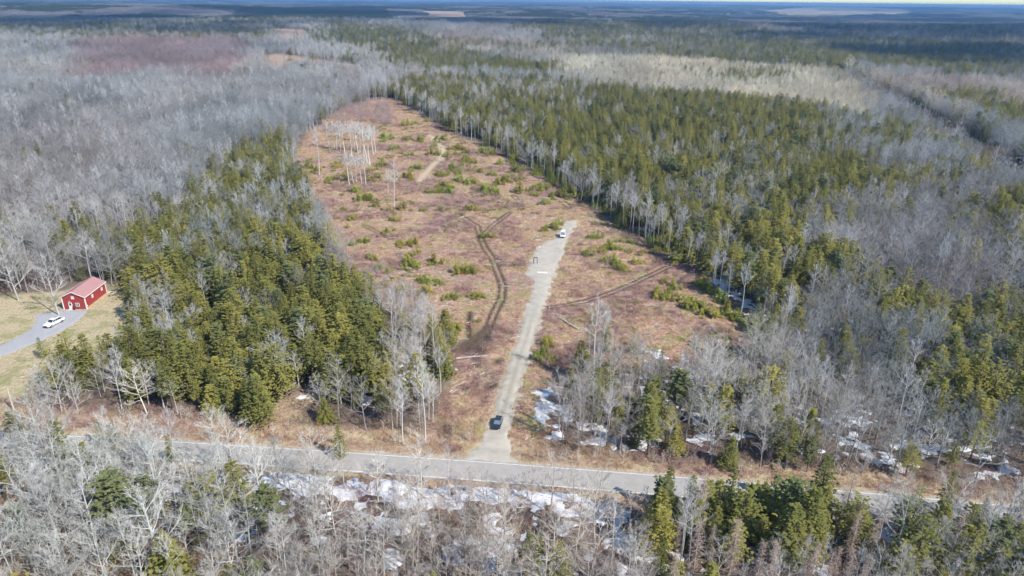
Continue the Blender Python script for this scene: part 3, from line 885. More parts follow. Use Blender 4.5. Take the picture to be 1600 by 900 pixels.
# thicker fringe of tall pale trunks along the right-hand edge of the clearing
edge = dist_line(CLEAR[13:27], TX, TY)
is_edge = (edge < 9) & (TY > 160) & ~inside(CLEAR, TX, TY)
is_con &= ~(is_edge & (rng.uniform(0, 1, n) < .62))
keep &= ~(is_edge & ~is_con & (rng.uniform(0, 1, n) < .3))
pb = np.where(is_edge, .85, pb)
u01 = rng.uniform(0, 1, (n, 6))
is_bir = ~is_con & (u01[:, 0] < pb)
is_lar = ~is_con & ~is_bir & (zid == len(ZONES) - 2) & (u01[:, 1] < .5)
is_pin = is_con & (u01[:, 2] < np.where(zid == len(ZONES) - 4, .3, .05))
kindof = np.where(is_lar, 4, np.where(is_bir, 3, np.where(is_pin, 1, np.where(is_con, 0, 2))))
KINDS = [SPR, PIN, BAR, BIR, LAR]
pick = np.array([rng.integers(0, KINDS[k].n) for k in kindof])
size = hs * (0.58 + .66 * u01[:, 3]) * TSC ** .45 * np.where(is_con, 1, (.8 + .4 * fbm(TX / 25, TY / 25, 170, 2)) * np.where(pc > .6, .88, 1))
wide = size * (0.9 + .25 * u01[:, 4]) * TSC ** .75 * np.where(kindof == 0, 1.5, 1.0)
size = size * np.where(kindof <= 1, .86, 1.0)
v3 = u01[:, 5:6]
con_t = np.where(v3 < .35, np.array([[.194, .197, .060]]), np.where(v3 < .8, np.array([[.262, .253, .072]]), np.array([[.335, .304, .082]])))
con_t = con_t * (0.85 + .35 * u01[:, 1:2])
con_t = np.where((kindof == 1)[:, None], np.array([[.195, .222, .10]]) * (0.85 + .3 * u01[:, 1:2]), con_t)
patch = fbm(TX / (22 + TY * .03), TY / (22 + TY * .03), 160, 3)[:, None]; patch2 = fbm(TX / (40 + TY * .05), TY / (40 + TY * .05), 166, 3)[:, None]
bar_t = bt * (0.68 + .5 * u01[:, 1:2]) * (.55 + .95 * patch) * (1 + np.array([[.24, 0, -.10]]) * (patch2 - .45))
bir_t = np.maximum(bt, .42) * (0.95 + .25 * u01[:, 1:2])
lar_t = np.array([[.47, .36, .305]]) * (0.8 + .35 * u01[:, 1:2])
tint = np.where((kindof <= 1)[:, None], con_t, np.where((kindof == 3)[:, None], bir_t, np.where((kindof == 4)[:, None], lar_t, bar_t)))
T = dict(x=TX, y=TY, k=kindof, p=pick, s=size, w=wide, t=tint, r=rng.uniform(0, 6.28, n))
T = {a: b[keep] for a, b in T.items()}

# trees that stand out in the photograph: kind, base pixel, pixel row of the top, shape, tint, label
DG, MG, YG, BG = (.155, .172, .056), (.215, .225, .068), (.29, .28, .078), (.18, .22, .09)
WH, LG = (.55, .545, .53), (.44, .43, .41)
STAR = [
    (0, (112, 752), 655, 2, MG, 'big pointed spruce on the near side of the road, left of the white snow gap', 'spruce'),
    (0, (150, 768), 688, 5, YG, 'yellow-green spruce touching the big pointed spruce beside the road', 'spruce'),
    (0, (162, 700), 655, 5, MG, 'small dark fir poking up over the road left of a bare thicket', 'fir'),
    (0, (184, 702), 658, 5, DG, 'right one of two small firs side by side over the road', 'fir'),
    (1, (32, 700), 642, 2, MG, 'round-topped pine leaning over the road at the left picture edge', 'pine'),
    (1, (12, 785), 710, 1, YG, 'bushy yellow-green pine cut by the left edge below the road', 'pine'),
    (1, (45, 860), 790, 0, BG, 'broad bluish-green pine low in the left thicket below the road', 'pine'),
    (0, (269, 722), 683, 5, MG, 'lone small spruce standing against the grey road, left half', 'spruce'),
    (0, (533, 716), 664, 5, MG, 'lone narrow spruce at the road verge left of the gravel entrance', 'spruce'),
    (0, (1275, 806), 712, 2, DG, 'largest broad spruce beside the road, rising in front of the tan verge', 'spruce'),
    (0, (1132, 826), 730, 3, DG, 'tall thin spruce on the near side of the road beside a brown larch', 'spruce'),
    (0, (1040, 800), 727, 0, DG, 'spruce at the end of the snow strip below the road', 'spruce'),
    (0, (1076, 806), 740, 0, MG, 'spruce just right of the snow strip, second along the road', 'spruce'),
    (0, (1205, 800), 740, 5, BG, 'small bluish fir left of the largest broad roadside spruce', 'fir'),
    (0, (1420, 830), 757, 6, MG, 'wide spruce hiding the road in front of a snow patch', 'spruce'),
    (0, (1472, 800), 735, 6, DG, 'dark wide spruce standing at the roadside near the right edge', 'spruce'),
    (0, (1580, 830), 762, 2, DG, 'dark spruce at the right edge overlapping the end of the road', 'spruce'),
    (0, (1525, 835), 780, 2, DG, 'dark spruce between the two roadside spruces near the right edge', 'spruce'),
    (0, (1030, 905), 838, 0, MG, 'bright green spruce at the bottom edge beside snowy ground', 'spruce'),
    (0, (833, 885), 865, 5, YG, 'little yellow-green fir alone in the snowy thicket below the road', 'fir'),
    (0, (946, 552), 508, 0, MG, 'olive spruce at the lower edge of the clearing, left of two', 'spruce'),
    (0, (988, 552), 512, 4, YG, 'yellow-olive spruce at the lower edge of the clearing, right of two', 'spruce'),
    (0, (893, 630), 574, 0, YG, 'small spruce nearest the gravel track on its right side', 'spruce'),
    (0, (931, 655), 575, 2, MG, 'full spruce above the roadside wood, right of the gravel track', 'spruce'),
    (0, (1030, 598), 548, 0, DG, 'dark spruce in the bare wood below the clearing', 'spruce'),
    (0, (1138, 566), 530, 2, MG, 'squat spruce where the bare wood meets the clearing', 'spruce'),
    (0, (1273, 590), 530, 0, MG, 'spruce alone among grey hardwoods below the tall edge stand', 'spruce'),
    (0, (68, 560), 528, 5, MG, 'little spruce alone on the lawn below the house driveway', 'spruce'),
    (0, (165, 570), 525, 4, MG, 'round spruce at the corner of the lawn by the dense stand', 'spruce'),
    (0, (130, 440), 405, 4, DG, 'dark green spruce just behind the red building', 'spruce'),
    (1, (1160, 470), 392, 0, BG, 'pale green pine at the corner of the tall wood beside the clearing', 'pine'),
    (1, (1430, 520), 470, 1, BG, 'bluish pine among grey hardwoods on the right', 'pine'),
    (2, (93, 492), 395, 0, LG, 'pale bare tree standing at the driveway in front of the red building', 'bare tree'),
    (2, (28, 470), 372, 0, LG, 'tall forked bare tree at the far edge of the lawn', 'bare tree'),
    (2, (145, 440), 355, 6, LG, 'leaning bare tree right behind the red roof', 'bare tree'),
    (2, (98, 645), 560, 2, LG, 'wide spreading bare tree above the verge below the lawn', 'bare tree'),
    (2, (90, 812), 708, 2, WH, 'big pale fan-shaped bare tree in front of the road snow gap', 'bare tree'),
    (2, (155, 860), 735, 4, WH, 'big pale bare tree with a leaning trunk in the lower left thicket', 'bare tree'),
    (2, (250, 900), 750, 0, WH, 'large pale bare tree rising from the bottom edge at the left', 'bare tree'),
    (2, (345, 800), 720, 4, LG, 'spreading bare tree in front of the road below the dense stand', 'bare tree'),
    (2, (365, 900), 790, 2, WH, 'pale bare tree forking low near the bottom edge', 'bare tree'),
    (3, (500, 274), 192, 3, WH, 'lone tall white snag on the left side of the clearing', 'birch'),
    (3, (617, 324), 250, 2, WH, 'pale twin birch standing alone in the upper clearing', 'birch'),
    (3, (607, 304), 262, 2, WH, 'small birch behind the lone twin birch in the clearing', 'birch'),
    (3, (664, 690), 560, 0, WH, 'tall white birch at the roadside end of the birch fringe', 'birch'),
    (3, (630, 692), 590, 2, WH, 'forked white birch above the verge left of the gravel entrance', 'birch'),
    (3, (927, 600), 455, 1, WH, 'very tall pale birch beside the track where the wood begins', 'birch'),
    (3, (938, 585), 470, 0, LG, 'pale birch next to the very tall one at the lower clearing edge', 'birch'),
]
for i, (bx, by, tv) in enumerate([(514, 232, 186), (523, 233, 190), (527, 233, 186), (549, 244, 188), (554, 236, 190), (563, 238, 186), (572, 253, 190), (578, 258, 192), (583, 241, 194), (586, 238, 192), (538, 238, 188), (532, 236, 190), (559, 240, 188), (568, 246, 190)]):
    STAR.append((3, (bx, by), tv, i % 4, WH, 'white-trunked birch in the close grove inside the upper clearing', 'birch'))
for i, (bx, by, tv) in enumerate([(546, 289, 236), (552, 286, 238), (557, 284, 236), (565, 288, 240), (571, 289, 240)]):
    STAR.append((3, (bx, by), tv, i % 4, WH, 'thin birch in the small loose group just below the grove', 'birch'))

NAMES = ['spruce_tree', 'pine_tree', 'bare_tree', 'birch_tree', 'larch_tree']
HGT = [[max(c.co.z for c in cr.vertices) for tr, cr in K.pairs] for K in KINDS]
def plant(kind, shape, x, y, sw, sh, rz, tint, label, category, group=None, name=None):
    o = thing(name or NAMES[kind], label, category, (x, y, tz(x, y)), rz, group)
    o.scale = (sw, sw, sh)
    tr, cr = KINDS[kind].pairs[shape]
    t = link('trunk', tr, o); c = link('crown', cr, o)
    t['tint'] = [float(v) for v in tint]; c['tint'] = [float(v) for v in tint]
    return o

star_xy = []
from collections import Counter
cnt = Counter(s[5] for s in STAR)
for kind, (u, v), top, shape, ti, lab, cat in STAR:
    x, y = P(u, v); h = height_to(u, v, top)
    s = h / HGT[kind][shape]
    if 'grove' in lab: w = s * 1.7
    else: w = s * ((1.35 if 'largest broad' in lab else 1.15) if kind <= 1 else 1.0)
    if s < .45: w = s * 1.15
    nm = 'fir_tree' if cat == 'fir' else None
    plant(kind, shape, x, y, w, s, rv(0, 6.28), ti, lab, cat, 'birches of the grove in the upper clearing' if cnt[lab] > 5 else ('loose group of thin birches' if cnt[lab] > 1 else None), nm)
    star_xy.append((x, y, 1.8 if kind <= 1 else 1.5))
sxy = np.array(star_xy)
ok = np.ones(len(T['x']), bool)
for x, y, r_ in star_xy: ok &= (T['x'] - x) ** 2 + (T['y'] - y) ** 2 > (r_ + .8) ** 2
# nothing may hide the building, the cars or the prominent trees standing nearer the camera than they do
T = {a: b[ok] for a, b in T.items()}

# the 300 that show largest of each kind are single trees, the rest the woods behind
q = np.stack([T['x'], T['y'], np.zeros(len(T['x']))], 1) - np.array([0, 0, CAM_H])
dep = q @ FWD; UU = 800 + FPX * (q @ RIGHT) / dep; VV = 450 - FPX * (q @ UP) / dep
hh = np.array([HGT[k][p] for k, p in zip(T['k'], T['p'])]) * T['s']
pxh = FPX * hh / dep * np.cos(PITCH)
seen = (UU > 12) & (UU < 1588) & (VV - pxh * .55 < 900) & (VV > 0)
single = np.zeros(len(UU), bool)
for ks, lim in (((0,), 300), ((1,), 60), ((2,), 300), ((3,), 150), ((4,), 80)):
    ii = np.where(np.isin(T['k'], ks) & seen)[0]
    ii = ii[np.argsort(-pxh[ii])][:lim]
    single[ii] = True

def where_words(u, v, x, y):
    off = y - float(road_mid(x))
    if off < 0:
        if u < 200: return 'below the road at lower left'
        if u < 480: return 'below the road opposite the dense stand'
        if u < 700: return 'below the snow strip, left part'
        if u < 980: return 'below the snow strip opposite the track'
        if u < 1250: return 'below the road right of the snow'
        if u < 1430: return 'below the road by the largest spruce'
        return 'below the road at lower right'
    if u < 190 and v < 470: return 'behind the lawn and red building'
    if u < 440 and off < 24: return 'in the row above the left verge'
    if u < 330: return 'in the stand beside the red building'
    if u < 480: return 'amid the dense stand'
    if u < 600 and v < 520: return 'in the stand along the left clearing edge'
    if u < 600: return 'at the lower corner of the dense stand'
    if u < 780: return 'in the fringe left of the track'
    if off < 22 and u < 1200: return 'on the roadside right of the track'
    if off < 22: return 'on the far roadside at right'
    if u < 1100: return 'below the clearing, right of the track'
    if u < 1330 and v < 530: return 'in the tall wood beside the clearing'
    if u < 1330: return 'in hardwoods right of the lower clearing'
    return 'in mixed hardwoods above the road, far right'
SIZEW = lambda s, a, b: 'small' if s < a else ('tall' if s > b else 'medium')
for i in np.where(single)[0]:
    k = int(T['k'][i]); wh = where_words(UU[i], VV[i], T['x'][i], T['y'][i])
    h_ = hh[i]; g = T['t'][i]
    if k == 0: lab = '%s %s spruce %s' % (SIZEW(h_, 10.5, 13.5), 'yellow-green' if g[0] > .30 else ('dark green' if g[0] < .215 else 'olive'), wh); cat = 'spruce'
    elif k == 1: lab = '%s soft green pine %s' % (SIZEW(h_, 10.5, 13), wh); cat = 'pine'
    elif k == 2: lab = '%s %s bare tree %s' % (SIZEW(h_, 8.5, 11), 'pale' if g[0] > .42 else 'grey', wh); cat = 'bare tree'
    elif k == 3: lab = '%s white-trunked birch %s' % (SIZEW(h_, 10.5, 13), wh); cat = 'birch'
    else: lab = '%s brownish leafless larch %s' % (SIZEW(h_, 9.5, 12), wh); cat = 'larch'
    plant(k, int(T['p'][i]), float(T['x'][i]), float(T['y'][i]), float(T['w'][i]), float(T['s'][i]), float(T['r'][i]), g, lab, cat,
          '%s trees %s' % (cat.split()[0] if cat != 'bare tree' else 'bare', wh))
rest = ~single
LBL = ['mass of olive green spruces covering the land to the horizon', 'soft green pines scattered among the far woods', 'mass of grey leafless hardwoods covering the land', 'pale birch trunks along the clearing and through the woods', 'brown leafless larches of the lower right wood']
SN = ['spruce_forest', 'pine_forest', 'bare_forest', 'birch_forest', 'larch_forest']
for k in range(5):
    m = rest & (T['k'] == k)
    pts = np.stack([T['x'][m], T['y'][m], terrain(T['x'][m], T['y'][m]) - .05], 1)
    scatter(SN[k], KINDS[k], pts, T['r'][m], np.stack([T['w'][m], T['w'][m], T['s'][m]], 1), T['p'][m], T['t'][m], LBL[k], 'forest')

# ------------------------------------------------------------------ far woods, patch by patch, to the horizon
FP = []
for y0, y1, cell, sc in ((2550, 5200, 40, 1.0), (5200, 12500, 100, 2.4), (12500, 25000, 260, 6.0)):
    yy = np.arange(y0, y1, cell); xm = .80 * y1
    gx, gy = np.meshgrid(np.arange(-xm, xm, cell), yy)
    gx = gx + rng.uniform(-.5, .5, gx.shape) * cell; gy = gy + rng.uniform(-.5, .5, gy.shape) * cell
    X, Y = gx.ravel(), gy.ravel(); k = np.abs(X) < .78 * Y + 60
    FP.append(np.stack([X[k], Y[k], np.full(k.sum(), sc)], 1))
FP = np.concatenate(FP); X, Y, S = FP.T
pf = np.full(len(X), .42); kp = np.ones(len(X), bool); ft = np.tile(np.array([(.20, .19, .185)]), (len(X), 1))
for pg, c_, d_, h_, b_, br_ in ZONES:
    m = inside(pg, X, Y); pf[m] = c_
for pg in FARCLEAR: kp &= ~inside(pg, X, Y)
field = inside(poly((1160, 17), (1300, 14), (1420, 18), (1420, 23), (1250, 23)), X, Y)
cln = fbm(X / 420, Y / 300, 180, 3)
con = (1 - np.clip((cln - .3) / .4, 0, 1)) * .7 + rng.uniform(0, 1, len(X)) * .3 < pf
con &= ~field
ft[field] = (.52, .46, .36)
uu = rng.uniform(0, 1, (len(X), 3))
ctint = np.array([[.062, .075, .026]]) * (.8 + .5 * uu[:, :1]); btint = ft * (.8 + .4 * uu[:, :1])
for nm, K, m, tt, lab in (('far_conifer_forest', FCO, con & kp, ctint, 'dark conifer woods in patches on the far plain'), ('far_hardwood_forest', FBA, ~con & kp, btint, 'dull grey leafless woods on the far plain')):
    nn = m.sum()
    scatter(nm, K, np.stack([X[m], Y[m], terrain(X[m], Y[m]) - 1.5], 1), rng.uniform(0, 6.28, nn), np.stack([S[m], S[m], np.minimum(S[m], 1.3) * (.8 + .4 * uu[m, 1])], 1), rng.integers(0, 5, nn), tt[m], lab, 'forest')

# ------------------------------------------------------------------ young green firs in the clearing
SHRUBS = """568,312,3 536,328,1 588,323,2 630,328,3 700,300,4 760,301,4 737,330,4 671,301,2 605,364,3 623,381,2 648,383,3 550,383,2 568,378,2 637,417,4 682,410,3 719,426,3 737,426,2 536,433,2
570,435,2 593,422,2 580,403,2 767,371,2 813,300,3 847,296,4 875,308,3 847,319,2 864,358,3 875,350,2 788,285,3 735,287,3 925,373,2 955,388,3 974,378,2 957,410,4 1006,395,1 994,412,2 917,401,2
934,322,3 958,335,3 979,348,4 1002,367,3 1021,382,4 1036,391,4 1055,408,3 1036,441,2 1055,449,3 1030,464,3 1047,466,3 1076,477,4 1091,483,3 1110,496,3 1108,455,3 1095,447,3 1123,466,3 1148,500,3
1180,521,4 1193,528,3 749,467,2 715,516,2 663,458,3 699,467,2 854,536,2 848,559,3 747,502,1 484,262,3 527,262,2 515,285,3 655,221,3 632,219,3 689,219,3 714,233,4 637,196,4 652,265,3 673,242,3
707,267,4 589,279,3 603,217,4 666,190,3 637,278,3 727,253,4 781,257,3 741,256,3 694,293,3 781,287,3 841,293,3 867,283,4 811,267,4 760,240,4 851,272,4 900,303,3 830,262,3 800,253,3 765,227,3
1020,372,3 968,342,3 945,330,3 915,312,3 885,296,3 1140,488,3 1165,512,3 556,300,2 612,345,2 545,356,1 640,400,2 660,440,2 630,455,2 602,445,1 685,440,1 690,275,2 720,285,2 750,270,3 770,275,2
700,245,3 730,240,3 680,228,2 620,232,3 577,268,2 600,258,3 540,275,2 640,243,2 555,340,2 660,330,2 690,330,2 610,330,2 812,282,2 835,305,2 930,350,1 985,395,2 940,395,2 970,420,2""".split()
random.seed(5)
def near_words(u, v):
    edge_u = np.interp(v, [170, 205, 230, 265, 310, 350, 392, 425, 470, 520], [640, 700, 760, 830, 900, 960, 1030, 1090, 1130, 1195])
    if u > edge_u - 42: return 'by the wood edge' + (' near the rut' if 370 < v < 440 else (' lower corner' if v >= 440 else ' upper stretch'))
    if v < 250: return 'above the sandy path' if u > 600 else 'beside the birch grove'
    if u > 900: return 'right of the gravel pad'
    if u > 790: return 'close to the gravel pad' if v > 330 else 'between pad and tall wood'
    if u > 690: return 'beside the muddy ruts' if v > 340 else 'in the middle upper clearing'
    return 'in the left clearing' + (' near the dense stand' if u < 600 else '')
for item in list(SHRUBS):
    u, v, sz = map(int, item.split(','))
    for _ in range(sz // 2):
        SHRUBS.append('%d,%d,%d' % (u + random.randint(-14, 14), v + random.randint(-5, 6), random.randint(1, 2)))
for item in SHRUBS:
    u, v, sz = map(int, item.split(','))
    x, y = P(u, v)
    k = (2, 2, 0, 1, 3)[sz]
    s = (.75, .95, 1.25, 1.5, 1.65)[sz] * rv(.8, 1.2) * (1.0 + .25 * (v < 320))
    g = rv(.85, 1.3); yl = rv(0, 1)
    ti = (.27 * g + .10 * yl * g, .33 * g, .07 * g)
    o = thing('fir_shrub', '%s %s shrub %s' % (('small', 'small', 'mid-sized', 'broad', 'large')[sz], 'yellow-green' if yl > .5 else 'bright green', near_words(u, v)), 'shrub', (x, y, tz(x, y) - .05), rv(0, 6.28), 'green fir shrubs of the clearing')
    o.scale = (s * rv(.9, 1.3), s * rv(.8, 1.2), s * rv(.8, 1.15))
    for nm, me in zip(('stems', 'foliage'), SHR.pairs[k]):
        c = link(nm, me, o); c['tint'] = ti

# ------------------------------------------------------------------ canes, dead grass and slash over the open ground
def spots(n, x0, x1, y0, y1):
    return rng.uniform(x0, x1, n), rng.uniform(y0, y1, n)
X, Y = spots(90000, -140, 110, 95, 640)
dn = np.clip(1.25 - Y / 700, .25, 1)
k = (soft(CLEAR, X, Y, 4) > .4) & (soft(TRACK, X, Y, 2.5) < .05) & (rng.uniform(0, 1, len(X)) < dn)
for pl in RUTS[:3]: k &= dist_line(pl, X, Y) > 1.6
k &= ~inside(MUD[0], X, Y)
k &= dist_line(pathline, X, Y) > 2.2
cw = fbm(X / 14, Y / 14, 200, 3)
k &= rng.uniform(0, 1, len(X)) < np.clip((cw - .3) * 3.2, .25, 1)
X, Y, cw = X[k], Y[k], cw[k]
x2, y2 = spots(60000, -260, 260, 60, 175)
off = y2 - road_mid(x2)
k2 = ((off > 4.2) & (off < 15) | (off < -5)) & (soft(TRACK, x2, y2, 4) < .05) & (soft(DRIVE, x2, y2, 4) < .05) & (np.abs(x2) < .8 * y2 + 40)
k2 &= rng.uniform(0, 1, len(x2)) < np.where(off > 0, .55, .40 + .3 * (x2 < -50))
X, Y, cw = np.concatenate([X, x2[k2]]), np.concatenate([Y, y2[k2]]), np.concatenate([cw, fbm(x2[k2] / 14, y2[k2] / 14, 200, 3)])
n_ = len(X); u_ = rng.uniform(0, 1, (n_, 3))
pal = np.where((cw > .56)[:, None], np.array([[.37, .235, .21]]), np.where((u_[:, :1] < .4), np.array([[.56, .43, .265]]), np.array([[.48, .30, .205]]))) * (.6 + .65 * u_[:, 1:2])
s_ = .5 + .95 * u_[:, 2] * (1 + .4 * (cw > .56))
scatter('dead_brush', BRU, np.stack([X, Y, terrain(X, Y)], 1), rng.uniform(0, 6.28, n_), np.stack([s_ * 1.3, s_ * 1.3, s_], 1), rng.integers(0, 5, n_), pal, 'low dead canes and straw grass covering the logged clearing and verges', 'brush')
X, Y = spots(42000, -140, 110, 112, 620)
k = (soft(CLEAR, X, Y, 4) > .5) & (soft(TRACK, X, Y, 2) < .05) & (rng.uniform(0, 1, len(X)) < np.clip(1.3 - Y / 450, .2, 1) * np.clip((fbm(X / 7, Y / 7, 230, 3) - .47) * 6, .10, 1))
X, Y = X[k], Y[k]; n_ = len(X); u_ = rng.uniform(0, 1, (n_, 2))
scatter('slash', STI, np.stack([X, Y, terrain(X, Y)], 1), np.where(u_[:, 1] < .6, rng.normal(.05, .35, n_), rng.uniform(0, 3.14, n_)), np.repeat((.5 + .7 * u_[:, :1]), 3, 1), rng.integers(0, 6, n_), np.array([[.60, .53, .47]]) * (.55 + .55 * u_[:, 1:2]), 'grey sticks and cut branches left lying over the clearing', 'debris')
# low evergreen growth in patches
X, Y = spots(26000, -190, 110, 120, 640)
gw = fbm(X / 12, Y / 12, 260, 3)
k = (soft(CLEAR, X, Y, 4) > .6) & (soft(TRACK, X, Y, 3) < .05) & (gw > np.where(Y > 230, .575, .63)) & (rng.uniform(0, 1, len(X)) < .5)
for pl in RUTS[:3]: k &= dist_line(pl, X, Y) > 2.2
X, Y, gw = X[k], Y[k], gw[k]; n_ = len(X); u_ = rng.uniform(0, 1, (n_, 2)); s_ = .3 + .45 * u_[:, 0]
scatter('low_evergreens', SHR, np.stack([X, Y, terrain(X, Y) - .08], 1), rng.uniform(0, 6.28, n_), np.stack([s_ * 1.2, s_ * 1.2, s_ * .6], 1), rng.integers(0, 3, n_), np.array([[.37, .37, .11]]) * (.65 + .5 * u_[:, 1:2]), 'low yellow-green growth in ragged patches on the clearing', 'undergrowth')
# thickets of leafless canes in the clearing
X, Y = spots(5200, -140, 110, 120, 640)
cw = fbm(X / 14, Y / 14, 200, 3)
k = (soft(CLEAR, X, Y, 6) > .7) & (soft(TRACK, X, Y, 5) < .05) & (cw > .585)
for pl in RUTS[:3]: k &= dist_line(pl, X, Y) > 2.5
tx_, ty_ = spots(2600, -190, -60, 400, 640)
kk = inside(poly((515, 185), (545, 165), (600, 160), (618, 178), (612, 196), (560, 190), (530, 200)), tx_, ty_)
X, Y = np.concatenate([X[k], tx_[kk]]), np.concatenate([Y[k], ty_[kk]]); n_ = len(X); u_ = rng.uniform(0, 1, (n_, 2)); s_ = (.3 + .35 * u_[:, 0]) * np.where(np.arange(n_) >= k.sum(), 1.9, 1)
scatter('cane_thicket', SAP, np.stack([X, Y, terrain(X, Y)], 1), rng.uniform(0, 6.28, n_), np.stack([s_ * 1.6, s_ * 1.6, s_], 1), rng.integers(0, 4, n_), np.array([[.40, .30, .28]]) * (.8 + .4 * u_[:, 1:2]), 'purplish leafless cane thickets on the clearing', 'thicket')

# leafless saplings along the verges
random.seed(9)
for i in range(190):
    u = rv(10, 1590); x0 = P(u, 700)[0]
    near_side = i % 3 == 0
    x = x0 * (1 if not near_side else .93) + rv(-3, 3)
    y = float(road_mid(x)) + (rv(4.8, 12) if not near_side else -rv(4.6, 10))
    if soft(TRACK, np.array([x]), np.array([y]), 3)[0] > 0: continue
    s = rv(.4, .85) if not near_side else rv(.6, 1.25)
    wd = 'below the road' if near_side else 'above the road'
    wh = 'below the lawn' if u < 150 else 'below the dense stand' if u < 480 else 'left of the gravel entrance' if u < 740 else 'right of the gravel entrance' if u < 1000 else 'by the largest spruce' if u < 1260 else 'at the right end'
    o = thing('bare_sapling', '%s leafless sapling %s, %s' % ('thin' if s < .7 else 'bushy', wd, wh), 'sapling', (x, y, tz(x, y)), rv(0, 6.28), 'leafless saplings along the road verges')
    o.scale = (s * 1.15, s * 1.15, s)
    g = rv(.85, 1.15)
    for nm, me in zip(('stem', 'twigs'), SAP.pairs[i % 4]):
        c = link(nm, me, o); c['tint'] = (.50 * g, .44 * g, .385 * g)

# ------------------------------------------------------------------ fallen trunks
def fallen(a, b, r, label):
    (x0, y0), (x1, y1) = P(*a), P(*b)
    p0, p1 = np.array([x0, y0, tz(x0, y0) + r + .1]), np.array([x1, y1, tz(x1, y1) + r + .15])
    d = p1 - p0; L = np.linalg.norm(d); d /= L; s_ = np.array([-d[1], d[0], 0])
    o = thing('fallen_tree', label, 'log', tuple(p0))
    mb = MB(); mb.tube([np.zeros(3), d * L * .5 + s_ * .1, d * L], [r, r * .75, r * .3], 7)
    link('trunk', mb.mesh('fallen_trunk', ['pale_wood']), o)
    for k in range(7):
        f = rv(.35, .98); m2 = MB(); sg = random.choice((-1, 1)); l = L * rv(.12, .25)
        m2.tube([d * L * f, d * (L * f + l * .6) + s_ * sg * l * .5 + np.array([0, 0, rv(0, .3)]), d * (L * f + l) + s_ * sg * l * .8 + np.array([0, 0, rv(-.1, .5)])], [r * .4, r * .28, r * .1], 4)
        link('branch', m2.mesh('fallen_branch', ['pale_wood']), o)
random.seed(12)
fallen((713, 563), (762, 559), .22, 'pale fallen tree with branches lying left of the track below the mud')
fallen((904, 516), (856, 486), .2, 'pale fallen trunk slanting toward the track from the right')
fallen((1005, 478), (1030, 480), .16, 'short pale log lying in the right clearing')
fallen((1125, 566), (1175, 548), .16, 'pale pole lying at the lower right corner of the clearing')
fallen((505, 603), (478, 628), .18, 'dark-shaded log lying on the tan gap in the dense stand')

